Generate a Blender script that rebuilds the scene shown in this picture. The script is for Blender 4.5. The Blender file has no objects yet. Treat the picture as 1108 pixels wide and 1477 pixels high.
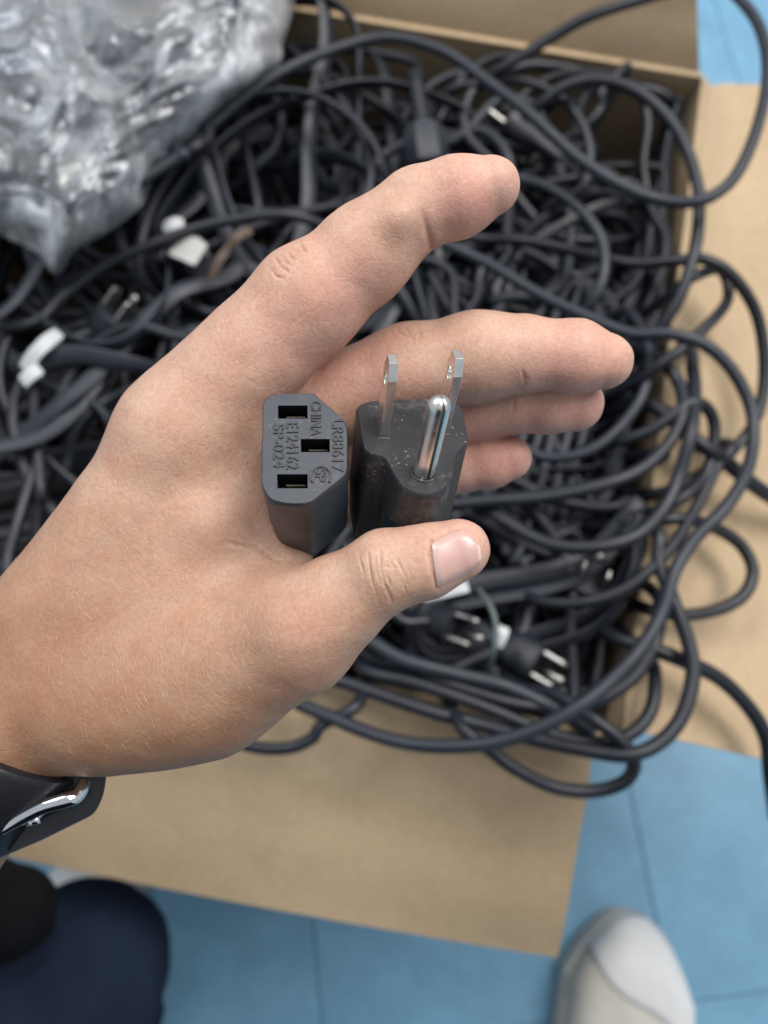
import bpy, bmesh, math, random
import numpy as np
from mathutils import Vector, Matrix, noise as mnoise

random.seed(7); np.random.seed(7)
S = bpy.context.scene
COL = S.collection

# ------------------------------------------------------------------ camera
W0, H0, FPX = 1108.0, 1477.0, 1109.0
CX, CY = W0 / 2, H0 / 2
CAM_H, TILT = 0.75, math.radians(16)
CAM = Vector((0, 0, CAM_H))
RIGHT = Vector((1, 0, 0))
UP = Vector((0, math.cos(TILT), math.sin(TILT)))
FWD = Vector((0, math.sin(TILT), -math.cos(TILT)))
cd = bpy.data.cameras.new('camera'); cam = bpy.data.objects.new('camera', cd); COL.objects.link(cam)
cam.location = CAM; cam.rotation_euler = (TILT, 0, 0)
cd.sensor_fit = 'VERTICAL'; cd.sensor_height = 36.0; cd.sensor_width = 27.0
cd.lens = 36.0 * FPX / H0
cd.clip_start = 0.004; cd.clip_end = 50
cd.dof.use_dof = True; cd.dof.focus_distance = 0.157; cd.dof.aperture_fstop = cd.lens / 2.6
S.camera = cam

# ------------------------------------------------------------------ light
wd = bpy.data.worlds.new('World'); S.world = wd; wd.use_nodes = True
wd.node_tree.nodes['Background'].inputs[0].default_value = (0.84, 0.92, 1.0, 1)
wd.node_tree.nodes['Background'].inputs[1].default_value = 0.50
S.view_settings.view_transform = 'Standard'; S.view_settings.look = 'None'
S.view_settings.exposure = 0.16; S.view_settings.gamma = 1

def ceiling_light(x, y, z, sx, sy, power, aim, col=(1.0, 0.97, 0.93)):
    l = bpy.data.lights.new('ceiling_light', 'AREA'); l.shape = 'RECTANGLE'; l.size = sx; l.size_y = sy
    l.energy = power; l.color = col
    o = bpy.data.objects.new('ceiling_light', l); COL.objects.link(o); o.location = (x, y, z)
    o.rotation_euler = (Vector(aim) - Vector((x, y, z))).to_track_quat('-Z', 'Y').to_euler()
    return o
ceiling_light(1.05, 0.95, 2.4, 1.9, 1.2, 64, (0, 0.1, 0.3), (1.0, 0.965, 0.93))
ceiling_light(-1.0, 1.25, 2.4, 1.3, 0.6, 24, (0, 0.1, 0.3), (0.95, 0.97, 1.0))

# ------------------------------------------------------------------ projection helpers (pixel of the 1108x1477 frame)
def U(px, py, d):                      # world point at pixel and distance d (metres) along the view axis
    return CAM + RIGHT * ((px - CX) / FPX * d) + UP * ((CY - py) / FPX * d) + FWD * d
def UZ(px, py, z):                     # world point of that pixel's ray on the horizontal plane z
    r = RIGHT * ((px - CX) / FPX) + UP * ((CY - py) / FPX) + FWD
    return CAM + r * ((z - CAM_H) / r.z)
def MM(px, py, d):                     # camera coordinates in mm (x right, y up, z towards the camera)
    return np.array(((px - CX) / FPX * d, (CY - py) / FPX * d, -d), dtype=np.float64)
def mm2w(P):                           # array (n,3) camera-mm -> world metres
    R = np.array([[RIGHT.x, UP.x, -FWD.x], [RIGHT.y, UP.y, -FWD.y], [RIGHT.z, UP.z, -FWD.z]])
    return (np.asarray(P) * 0.001) @ R.T + np.array(CAM)

# ------------------------------------------------------------------ object helpers
def wloc(o):
    v = Vector((0, 0, 0))
    while o is not None:
        v += o.location; o = o.parent
    return v
def tag(o, label=None, cat=None, group=None, kind=None):
    if label: o['label'] = label
    if cat: o['category'] = cat
    if group: o['group'] = group
    if kind: o['kind'] = kind
    return o
def empty(name, loc):
    o = bpy.data.objects.new(name, None); COL.objects.link(o); o.location = loc; o.empty_display_size = 0.02
    return o
def mesh_obj(name, verts, faces, mat, parent=None, smooth=True):
    off = np.array(wloc(parent)) if parent is not None else np.zeros(3)
    me = bpy.data.meshes.new(name)
    V = np.asarray([tuple(v) for v in verts] if not isinstance(verts, np.ndarray) else verts, dtype=np.float64) - off
    if isinstance(faces, np.ndarray):
        n = len(faces); k = faces.shape[1]
        me.vertices.add(len(V)); me.vertices.foreach_set('co', V.astype(np.float32).ravel())
        me.loops.add(n * k); me.loops.foreach_set('vertex_index', faces.astype(np.int32).ravel())
        me.polygons.add(n); me.polygons.foreach_set('loop_start', np.arange(0, n * k, k, dtype=np.int32))
        me.update(calc_edges=True); me.validate()
    else:
        me.from_pydata([tuple(v) for v in V], [], faces); me.update()
    if smooth:
        me.polygons.foreach_set('use_smooth', [True] * len(me.polygons))
    if mat: me.materials.append(mat)
    o = bpy.data.objects.new(name, me); COL.objects.link(o); o.parent = parent
    return o
def sharp(o, deg=35):
    me = o.data
    bm = bmesh.new(); bm.from_mesh(me)
    bmesh.ops.recalc_face_normals(bm, faces=bm.faces)
    for e in bm.edges:
        if len(e.link_faces) == 2 and e.calc_face_angle(0) > math.radians(deg): e.smooth = False
    bm.to_mesh(me); bm.free(); return o

# ------------------------------------------------------------------ materials
def mat(name, col, rough=0.5, **kw):
    m = bpy.data.materials.new(name); m.use_nodes = True
    b = m.node_tree.nodes['Principled BSDF']
    b.inputs['Base Color'].default_value = (*col, 1); b.inputs['Roughness'].default_value = rough
    for k, v in kw.items():
        b.inputs[k.replace('_', ' ')].default_value = v
    return m, m.node_tree, b
def nd(t, typ, **kw):
    n = t.nodes.new(typ)
    for k, v in kw.items():
        if k in n.inputs: n.inputs[k].default_value = v
        else: setattr(n, k, v)
    return n
def ramp(t, fac, stops):
    r = t.nodes.new('ShaderNodeValToRGB'); e = r.color_ramp.elements
    while len(e) < len(stops): e.new(0.5)
    for el, (p, c) in zip(e, stops):
        el.position = p; el.color = (*c, 1) if len(c) == 3 else c
    t.links.new(fac, r.inputs[0]); return r.outputs[0]
def coords(t): return nd(t, 'ShaderNodeTexCoord').outputs['Object']
def noise_fac(t, scale, detail=4, rough=0.55, vec=None, dist=0.0):
    n = nd(t, 'ShaderNodeTexNoise', Scale=scale, Detail=detail, Roughness=rough, Distortion=dist)
    t.links.new(vec if vec is not None else coords(t), n.inputs['Vector']); return n.outputs['Fac']
def bump(t, b, h, strength, dist):
    n = nd(t, 'ShaderNodeBump', Strength=strength, Distance=dist); t.links.new(h, n.inputs['Height'])
    t.links.new(n.outputs[0], b.inputs['Normal']); return n
def mixcol(t, fac, a, b, mode='MIX'):
    n = nd(t, 'ShaderNodeMix', data_type='RGBA', blend_type=mode)
    if isinstance(fac, float): n.inputs[0].default_value = fac
    else: t.links.new(fac, n.inputs[0])
    for i, v in ((6, a), (7, b)):
        if isinstance(v, tuple): n.inputs[i].default_value = (*v, 1)
        else: t.links.new(v, n.inputs[i])
    return n.outputs[2]

def varied(name, c0, c1, scale, rough=0.5, bs=0.2, bd=0.0005, bscale=None, rv=0.0, **kw):
    m, t, b = mat(name, c0, rough, **kw)
    f = noise_fac(t, scale, 5)
    t.links.new(ramp(t, f, [(0.3, c0), (0.7, c1)]), b.inputs['Base Color'])
    if bs: bump(t, b, noise_fac(t, bscale or scale * 4, 4), bs, bd)
    if rv:
        r = nd(t, 'ShaderNodeMapRange'); r.inputs[1].default_value = .3; r.inputs[2].default_value = .7
        r.inputs[3].default_value = rough - rv; r.inputs[4].default_value = rough + rv
        t.links.new(noise_fac(t, scale * 2.3, 4), r.inputs[0]); t.links.new(r.outputs[0], b.inputs['Roughness'])
    return m

M_CORD = varied('cord_rubber', (0.0065, 0.0082, 0.0138), (0.012, 0.0145, 0.022), 30, 0.46, 0.15, 0.0006, 900, 0.08)
M_CORD2 = varied('cord_rubber_grey', (0.012, 0.0148, 0.023), (0.020, 0.024, 0.034), 30, 0.48, 0.15, 0.0006, 900, 0.08)
M_CORD3 = varied('cord_rubber_dark', (0.0045, 0.0056, 0.0098), (0.0085, 0.0102, 0.016), 30, 0.42, 0.15, 0.0006, 900, 0.08)
M_STEEL = varied('nickel_plate', (0.88, 0.87, 0.84), (0.74, 0.73, 0.69), 260, 0.29, 0.08, 0.0001, 2500, 0.05, Metallic=1.0)
M_WHITE = varied('white_plastic', (0.48, 0.49, 0.5), (0.38, 0.39, 0.4), 60, 0.35)
M_BROWNBIT = varied('brown_tape', (0.085, 0.05, 0.03), (0.045, 0.026, 0.015), 60, 0.5)

def plastic(name, c0, c1, rough, dust, mottle=120):
    m, t, b = mat(name, c0, rough)
    f = noise_fac(t, mottle, 5)
    base = ramp(t, f, [(0.3, c0), (0.7, c1)])
    v = nd(t, 'ShaderNodeTexVoronoi', Scale=800.0); v.inputs['Randomness'].default_value = 1
    t.links.new(coords(t), v.inputs['Vector'])
    mask = ramp(t, v.outputs['Distance'], [(0.0, (1, 1, 1)), (0.26, (0, 0, 0))])
    n2 = ramp(t, noise_fac(t, 160, 5, .7), [(0.52, (0, 0, 0)), (0.6, (1, 1, 1))])
    mm = mixcol(t, 1.0, mask, n2, 'MULTIPLY')
    f3 = ramp(t, noise_fac(t, 90, 8, 0.72), [(0.54, (0, 0, 0)), (0.78, (dust, dust, dust))])
    mx = mixcol(t, 1.0, mm, (dust * 1.6, dust * 1.6, dust * 1.6), 'MULTIPLY')
    ad = mixcol(t, 1.0, mx, f3, 'ADD')
    t.links.new(mixcol(t, ad, base, (0.33, 0.31, 0.28)), b.inputs['Base Color'])
    bump(t, b, noise_fac(t, 1400, 3), 0.25, 0.0002)
    r = nd(t, 'ShaderNodeMapRange'); r.inputs[1].default_value = .3; r.inputs[2].default_value = .7
    r.inputs[3].default_value = rough - .07; r.inputs[4].default_value = rough + .1
    t.links.new(noise_fac(t, 170, 4), r.inputs[0]); t.links.new(r.outputs[0], b.inputs['Roughness'])
    return m
M_SOCKET = plastic('socket_rubber', (0.029, 0.032, 0.042), (0.039, 0.043, 0.055), 0.40, 0.2)
M_PLUG = plastic('plug_rubber', (0.018, 0.0183, 0.0205), (0.028, 0.0284, 0.031), 0.43, 0.55)
M_HOLE = varied('slot_dark', (0.008, 0.008, 0.01), (0.014, 0.014, 0.016), 200, 0.5)

def cardboard(name, c0, c1):
    m, t, b = mat(name, c0, 0.85)
    co = coords(t)
    mp = nd(t, 'ShaderNodeMapping'); mp.inputs['Scale'].default_value = (1, 1, 1); t.links.new(co, mp.inputs[0])
    f = noise_fac(t, 9, 6, 0.6); g = noise_fac(t, 700, 3)
    base0 = ramp(t, f, [(0.3, c0), (0.72, c1)])
    scuff = ramp(t, noise_fac(t, 24, 8, .72, dist=.8), [(0.34, (.93, .92, .905)), (0.5, (1, 1, 1)), (.66, (1.03, 1.03, 1.03))])
    base = mixcol(t, 1.0, base0, scuff, 'MULTIPLY')
    fib = ramp(t, g, [(0.35, (0.86, 0.86, 0.86)), (0.65, (1.06, 1.06, 1.06))])
    t.links.new(mixcol(t, 1.0, base, fib, 'MULTIPLY'), b.inputs['Base Color'])
    b.inputs['Specular IOR Level'].default_value = 0.25
    w = nd(t, 'ShaderNodeTexWave', Scale=26.0, Distortion=1.0, Detail=1.0); w.bands_direction = 'X'
    t.links.new(co, w.inputs['Vector'])
    n = nd(t, 'ShaderNodeBump', Strength=0.05, Distance=0.0006); t.links.new(w.outputs['Fac'], n.inputs['Height'])
    n2 = nd(t, 'ShaderNodeBump', Strength=0.12, Distance=0.0004); t.links.new(g, n2.inputs['Height'])
    t.links.new(n.outputs[0], n2.inputs['Normal']); t.links.new(n2.outputs[0], b.inputs['Normal'])
    return m
M_CARD = cardboard('kraft_cardboard', (0.43, 0.315, 0.195), (0.50, 0.375, 0.24))

# ------------------------------------------------------------------ signed distance modelling
def P3(p): return MM(*p)
class Cap:                             # tapered capsule; points are (px, py, d), radii in pixels at that distance
    def __init__(s, a, ra, b, rb, k=3.0):
        s.a, s.b = P3(a), P3(b); s.ra = ra / FPX * a[2]; s.rb = rb / FPX * b[2]; s.k = k
    def __call__(s, P):
        ab = (s.b - s.a).astype(P.dtype); ap = P - s.a.astype(P.dtype)
        t = np.clip(ap @ ab / (ab @ ab), 0, 1)
        q = ap - t[:, None] * ab
        return np.sqrt(np.einsum('ij,ij->i', q, q)) - (s.ra + (s.rb - s.ra) * t)
class Ell:                             # ellipsoid with radii in px, px, mm; rotation about the view axis
    def __init__(s, c, r, rot=0, k=3.0):
        s.c = P3(c); f = c[2] / FPX; s.r = np.array((r[0] * f, r[1] * f, r[2])); s.k = k
        a = math.radians(rot); s.R = np.array([[math.cos(a), -math.sin(a), 0], [math.sin(a), math.cos(a), 0], [0, 0, 1]])
    def __call__(s, P):
        q = (P - s.c.astype(P.dtype)) @ s.R.astype(P.dtype)
        k0 = np.linalg.norm(q / s.r, axis=1); k1 = np.linalg.norm(q / (s.r ** 2), axis=1) + 1e-6
        return k0 * (k0 - 1) / k1
def smin(a, b, k):
    if a is None: return b
    h = np.clip(0.5 + 0.5 * (b - a) / k, 0, 1)
    return b * (1 - h) + a * h - k * h * (1 - h)
def smax(a, b, k): return -smin(-a, -b, k)
class Group:
    def __init__(s, prims, k): s.prims, s.k = prims, k
    def __call__(s, P):
        d = None
        for p in s.prims: d = smin(d, p(P), p.k)
        return d

def surface(f, lo, hi, h, B=8):
    lo = np.array(lo, float); hi = np.array(hi, float)
    nb = np.ceil((hi - lo) / (h * B)).astype(int); n = nb * B
    ci = np.stack(np.meshgrid(*[np.arange(k) for k in nb], indexing='ij'), -1).reshape(-1, 3)
    cp = lo + (ci + 0.5) * B * h
    cv = f(cp.astype(np.float32))
    F = np.repeat(np.repeat(np.repeat(cv.reshape(nb), B, 0), B, 1), B, 2).astype(np.float32)
    act = ci[np.abs(cv) < B * h * 1.05 + 1.5 * h]
    o = np.stack(np.meshgrid(*[np.arange(B)] * 3, indexing='ij'), -1).reshape(-1, 3)
    for s in range(0, len(act), 800):
        idx = (act[s:s + 800, None, :] * B + o[None]).reshape(-1, 3)
        F[idx[:, 0], idx[:, 1], idx[:, 2]] = f((lo + (idx + 0.5) * h).astype(np.float32))
    F[0] = F[-1] = 99; F[:, 0] = F[:, -1] = 99; F[:, :, 0] = F[:, :, -1] = 99
    ins = F < 0
    c = [ins[dx:n[0] - 1 + dx, dy:n[1] - 1 + dy, dz:n[2] - 1 + dz] for dx in (0, 1) for dy in (0, 1) for dz in (0, 1)]
    anyb = c[0].copy(); allb = c[0].copy()
    for q in c[1:]: anyb |= q; allb &= q
    cell = np.argwhere(anyb & ~allb)
    corners = [(dx, dy, dz) for dx in (0, 1) for dy in (0, 1) for dz in (0, 1)]
    val = np.stack([F[cell[:, 0] + a, cell[:, 1] + b, cell[:, 2] + g] for a, b, g in corners], 1)
    pos = np.zeros((len(cell), 3)); cnt = np.zeros(len(cell))
    for i in range(8):
        for j in range(i + 1, 8):
            d = np.array(corners[j]) - np.array(corners[i])
            if np.abs(d).sum() != 1: continue
            va, vb = val[:, i], val[:, j]; m = (va < 0) != (vb < 0)
            t = np.where(m, va / np.where(m, va - vb, 1), 0)
            pos += m[:, None] * (np.array(corners[i]) + t[:, None] * d); cnt += m
    V = lo + (cell + pos / cnt[:, None] + 0.5) * h
    ID = np.full(tuple(n - 1), -1, np.int32); ID[cell[:, 0], cell[:, 1], cell[:, 2]] = np.arange(len(cell))
    faces = []
    for ax in range(3):
        a1, a2 = (ax + 1) % 3, (ax + 2) % 3
        sl = [slice(None)] * 3; sl2 = [slice(None)] * 3
        sl[ax] = slice(0, -1); sl2[ax] = slice(1, None)
        e = np.argwhere(ins[tuple(sl)] != ins[tuple(sl2)])
        e = e[(e[:, a1] > 0) & (e[:, a2] > 0) & (e[:, a1] < n[a1] - 1) & (e[:, a2] < n[a2] - 1)]
        flip = ins[e[:, 0], e[:, 1], e[:, 2]]
        q = []
        for s1, s2 in ((-1, -1), (0, -1), (0, 0), (-1, 0)):
            g = e.copy(); g[:, a1] += s1; g[:, a2] += s2
            q.append(ID[g[:, 0], g[:, 1], g[:, 2]])
        q = np.stack(q, 1); q[~flip] = q[~flip][:, ::-1]
        faces.append(q)
    Fc = np.concatenate(faces); Fc = Fc[(Fc >= 0).all(1)]
    return V, Fc

def vnormals(V, Fc):
    a, b, c, d = (V[Fc[:, i]] for i in range(4))
    fn = np.cross(c - a, d - b); N = np.zeros_like(V)
    for i in range(4): np.add.at(N, Fc[:, i], fn)
    return N / (np.linalg.norm(N, axis=1, keepdims=True) + 1e-12)
def seg_dist(p, poly, with_arc=False):                 # 2-D distance from points to a polyline
    best = np.full(len(p), 1e9); arc = np.zeros(len(p)); n = len(poly) - 1
    for i, (a, b) in enumerate(zip(poly[:-1], poly[1:])):
        a = np.array(a, float); b = np.array(b, float); ab = b - a
        t = np.clip((p - a) @ ab / (ab @ ab), 0, 1)
        d = np.linalg.norm(p - a - t[:, None] * ab, axis=1); arc = np.where(d < best, (i + t) / n, arc); best = np.minimum(best, d)
    return (best, arc) if with_arc else best
def topx(V): return np.stack([CX + V[:, 0] / -V[:, 2] * FPX, CY - V[:, 1] / -V[:, 2] * FPX], 1)

# ================================================================== FLOOR
floor = bpy.data.objects.new('floor', None); COL.objects.link(floor)
floor['kind'] = 'structure'; floor['label'] = 'pale blue vinyl floor of wide tiles'
def floor_mat():
    m, t, b = mat('blue_vinyl', (0.17, 0.38, 0.6), 0.42)
    f = noise_fac(t, 5, 6, 0.6); f2 = noise_fac(t, 260, 4)
    base = ramp(t, f, [(0.3, (0.145, 0.315, 0.46)), (0.7, (0.17, 0.355, 0.505))])
    sp = ramp(t, f2, [(0.3, (0.93, 0.93, 0.93)), (0.7, (1.05, 1.05, 1.05))])
    dirt = ramp(t, noise_fac(t, 16, 8, 0.7), [(0.35, (0.80, 0.82, 0.84)), (0.6, (1, 1, 1))])
    t.links.new(mixcol(t, 1.0, mixcol(t, 1.0, base, sp, 'MULTIPLY'), dirt, 'MULTIPLY'), b.inputs['Base Color'])
    bump(t, b, noise_fac(t, 30, 4), 0.06, 0.001)
    return m
M_FLOOR = floor_mat()
M_GROUT = varied('floor_joint', (0.12, 0.262, 0.39), (0.135, 0.285, 0.415), 20, 0.8)
def box_vf(x0, x1, y0, y1, z0, z1):
    V = [(x, y, z) for z in (z0, z1) for y in (y0, y1) for x in (x0, x1)]
    return V, [(0, 2, 3, 1), (4, 5, 7, 6), (0, 1, 5, 4), (1, 3, 7, 5), (3, 2, 6, 7), (2, 0, 4, 6)]
V, F = box_vf(-4, 4, -4, 4, -0.03, -0.004)
mesh_obj('floor_base', V, F, M_GROUT, floor, False)
TILE_A = math.radians(7)
def tile_mesh(w, h, z):
    bm = bmesh.new(); g = 0.0004; c = 0.0007
    rings = []
    for (ins, zz) in ((g, -0.004), (g, z - c), (g + c, z)):
        rings.append([bm.verts.new((x, y, zz)) for x, y in ((ins, ins), (w - ins, ins), (w - ins, h - ins), (ins, h - ins))])
    for r0, r1 in zip(rings[:-1], rings[1:]):
        for i in range(4): bm.faces.new((r0[i], r0[(i + 1) % 4], r1[(i + 1) % 4], r1[i]))
    bm.faces.new(rings[-1])
    me = bpy.data.meshes.new('floor_tile'); bm.to_mesh(me); bm.free(); me.materials.append(M_FLOOR); return me
TW = 0.300
o0 = UZ(917, 1180, 0)                  # a joint crosses here
tm = tile_mesh(TW, TW, 0.0)
ex = Vector((math.cos(TILE_A), math.sin(TILE_A), 0)); ey = Vector((-math.sin(TILE_A), math.cos(TILE_A), 0))
yj = (UZ(1050, 1438, 0) - o0).dot(ey)
for i in range(-6, 5):
    for j in range(-5, 6):
        p = o0 + ex * (TW * i) + ey * (yj + TW * j)
        t_ = bpy.data.objects.new('floor_tile', tm); COL.objects.link(t_); t_.parent = floor
        t_.location = (p.x, p.y, random.uniform(-0.0004, 0.0)); t_.rotation_euler.z = TILE_A

# ================================================================== CARDBOARD BOX
ZR = 0.365                             # rim height
BR = UZ(1013, 112, ZR); FR = UZ(897, 1062, ZR)
BR.z = FR.z = ZR
dv = (FR - BR); BL = dv.length; dv.normalize()
du = Vector((dv.y, -dv.x, 0))
if du.x > 0: du = -du                  # towards the left of the picture
BWID = 0.45
def BP(u, v, z): return BR + du * u + dv * v + Vector((0, 0, z - ZR))
box = empty('cardboard_box', BP(BWID / 2, BL / 2, 0))
tag(box, 'open brown cardboard box with its flaps folded out, full of black power cords', 'cardboard box')
def sheet(name, grid, th, parent, m=M_CARD, nrm=None):
    # grid[r][c] of points; gives a sheet of thickness th
    R, C = len(grid), len(grid[0]); n = nrm
    if n is None:
        n = (grid[0][-1] - grid[0][0]).cross(grid[-1][0] - grid[0][0]).normalized()
    V = [p for row in grid for p in row] + [p - n * th for row in grid for p in row]
    F = []; o = R * C; I = lambda r, c: r * C + c
    for r in range(R - 1):
        for c in range(C - 1):
            a, b, g, d = I(r, c), I(r, c + 1), I(r + 1, c + 1), I(r + 1, c)
            F += [(a, b, g, d), (a + o, d + o, g + o, b + o)]
    for c in range(C - 1):
        F += [(I(0, c + 1), I(0, c), I(0, c) + o, I(0, c + 1) + o), (I(R - 1, c), I(R - 1, c + 1), I(R - 1, c + 1) + o, I(R - 1, c) + o)]
    for r in range(R - 1):
        F += [(I(r, 0), I(r + 1, 0), I(r + 1, 0) + o, I(r, 0) + o), (I(r + 1, C - 1), I(r, C - 1), I(r, C - 1) + o, I(r + 1, C - 1) + o)]
    ob = mesh_obj(name, V, F, m, parent); sharp(ob, 40); return ob
def quad_grid(p00, p01, p11, p10, R, C, bow=0.0, rough=0.0, seed=0, score=0.0):
    n = (p01 - p00).cross(p10 - p00).normalized(); g = []
    for r in range(R):
        row = []
        for c in range(C):
            a, b = r / (R - 1), c / (C - 1)
            p = (p00 * (1 - b) + p01 * b) * (1 - a) + (p10 * (1 - b) + p11 * b) * a
            p = p + n * (bow * math.sin(math.pi * b) * a + min(1, a * 4) * rough * mnoise.noise(Vector((a * 3 + seed, b * 3, seed * 1.7))))
            if r == 1: p = p - n * score
            row.append(p)
        g.append(row)
    return g
TH = 0.004
ZB = 0.004
# walls (inner faces on the rim rectangle)
sheet('side_panel', quad_grid(BP(0, -0.0, ZR), BP(0, BL, ZR), BP(0, BL, ZB), BP(0, 0, ZB), 10, 14, 0.004, 0.003, 1), TH, box, nrm=du)
sheet('side_panel', quad_grid(BP(BWID, BL, ZR), BP(BWID, 0, ZR), BP(BWID, 0, ZB), BP(BWID, BL, ZB), 10, 14, 0, 0.003, 2), TH, box, nrm=-du)
sheet('back_panel', quad_grid(BP(BWID, 0, ZR), BP(0, 0, ZR), BP(0, 0, ZB), BP(BWID, 0, ZB), 10, 14, 0, 0.003, 3), TH, box, nrm=dv)
sheet('front_panel', quad_grid(BP(0, BL, ZR), BP(BWID, BL, ZR), BP(BWID, BL, ZB), BP(0, BL, ZB), 10, 14, 0, 0.003, 4), TH, box, nrm=-dv)
sheet('bottom_panel', quad_grid(BP(0, 0, ZB), BP(BWID, 0, ZB), BP(BWID, BL, ZB), BP(0, BL, ZB), 4, 4), 0.003, box, nrm=Vector((0, 0, 1)))
# flaps
zo = Vector((0, 0, 0.001))
ff = [BP(0.012, BL + 0.0045, ZR - 0.001), UZ(805, 1385, ZR - 0.075), None, None]
fl = UZ(35, 1235, ZR - 0.075)
dirf = (fl - ff[1]).normalized()
inner_l = BP(BWID - 0.01, BL + 0.0045, ZR - 0.001)
outer_l = ff[1] + dirf * 0.43
i_r = BP(0.004, BL + 0.005, ZR - 0.004)
sheet('flap', quad_grid(ff[0], inner_l, outer_l, ff[1], 14, 20, 0.004, 0.003, 5, .0016), TH, box, nrm=Vector((0, 0, 1)))
rf0 = BP(-0.0045, 0.004, ZR - 0.001); rf1 = BP(-0.0045, BL - 0.004, ZR - 0.001)
ro0 = UZ(1330, 122, ZR - 0.055); ro1 = UZ(1330, 1145, ZR - 0.055)
sheet('flap', quad_grid(rf1, rf0, ro0, ro1, 14, 20, 0.003, 0.003, 6, .0016), TH, box, nrm=Vector((0, 0, 1)))
bf0 = BP(0.002, -0.0045, ZR - 0.001); bf1 = BP(BWID, -0.0045, ZR - 0.001)
bo0 = bf0 - dv * 0.06 + Vector((0, 0, 0.115)) + du * .055; bo1 = bf1 - dv * 0.06 + Vector((0, 0, 0.115))
sheet('flap', quad_grid(bf0, bf1, bo1, bo0, 12, 20, 0.004, 0.003, 7, .0016), TH, box, nrm=(dv * .887 + Vector((0, 0, .462))))
sheet('flap', quad_grid(BP(BWID + 0.005, 0.0, ZR), BP(BWID + 0.005, BL, ZR), BP(BWID + 0.15, BL, ZR - 0.06), BP(BWID + 0.15, 0, ZR - 0.06), 8, 12, 0.002, 0.002, 8), TH, box)

# ================================================================== CORDS
def catmull(P, n):
    P = [Vector(p) for p in P]; P = [P[0] * 2 - P[1]] + P + [P[-1] * 2 - P[-2]]
    out = []; segs = len(P) - 3; per = max(2, int(n / segs))
    for i in range(segs):
        a, b, c, d = P[i:i + 4]
        for k in range(per):
            t = k / per
            out.append(0.5 * (2 * b + (c - a) * t + (2 * a - 5 * b + 4 * c - d) * t * t + (3 * b - a - 3 * c + d) * t ** 3))
    out.append(P[-2]); return out
ROUND = [(math.cos(2 * math.pi * k / 10), math.sin(2 * math.pi * k / 10)) for k in range(10)]
def flatprof():                        # three-conductor ribbed flat cord
    out = []
    for k in range(22):
        a = 2 * math.pi * k / 22; x = math.cos(a) * 1.45; y = math.sin(a) * 0.62
        out.append((x, y * (1.0 - 0.24 * abs(math.sin(x * 2.2)) ** 3 if abs(x) > .2 else y and 1.0)))
    return out
FLAT = flatprof()
def tube_vf(path, r, prof=ROUND, twist=0.0, taper=None, up=Vector((0, 0, 1))):
    V, F = [], []; n = len(path); k = len(prof)
    T = [(path[min(i + 1, n - 1)] - path[max(i - 1, 0)]).normalized() for i in range(n)]
    nx = T[0].cross(up); nx = nx.normalized() if nx.length > 1e-4 else T[0].orthogonal().normalized()
    for i in range(n):
        nx = (nx - T[i] * nx.dot(T[i])).normalized(); ny = T[i].cross(nx)
        a = twist * i / n; ca, sa = math.cos(a), math.sin(a)
        rr = r * (taper(i / (n - 1)) if taper else 1)
        for (x, y) in prof:
            xx, yy = x * ca - y * sa, x * sa + y * ca
            V.append(path[i] + nx * (xx * rr) + ny * (yy * rr))
    for i in range(n - 1):
        for j in range(k):
            F.append((i * k + j, i * k + (j + 1) % k, (i + 1) * k + (j + 1) % k, (i + 1) * k + j))
    F.append(tuple(range(k))[::-1]); F.append(tuple((n - 1) * k + j for j in range(k)))
    return V, F
def cord(path, r, m, label, group, prof=ROUND, twist=0.0):
    V, F = tube_vf(path, r, prof, twist)
    o = mesh_obj('power_cord', V, F, m); tag(o, label, 'power cord', group); return o
GP = 'power cords heaped in the cardboard box'

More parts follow.
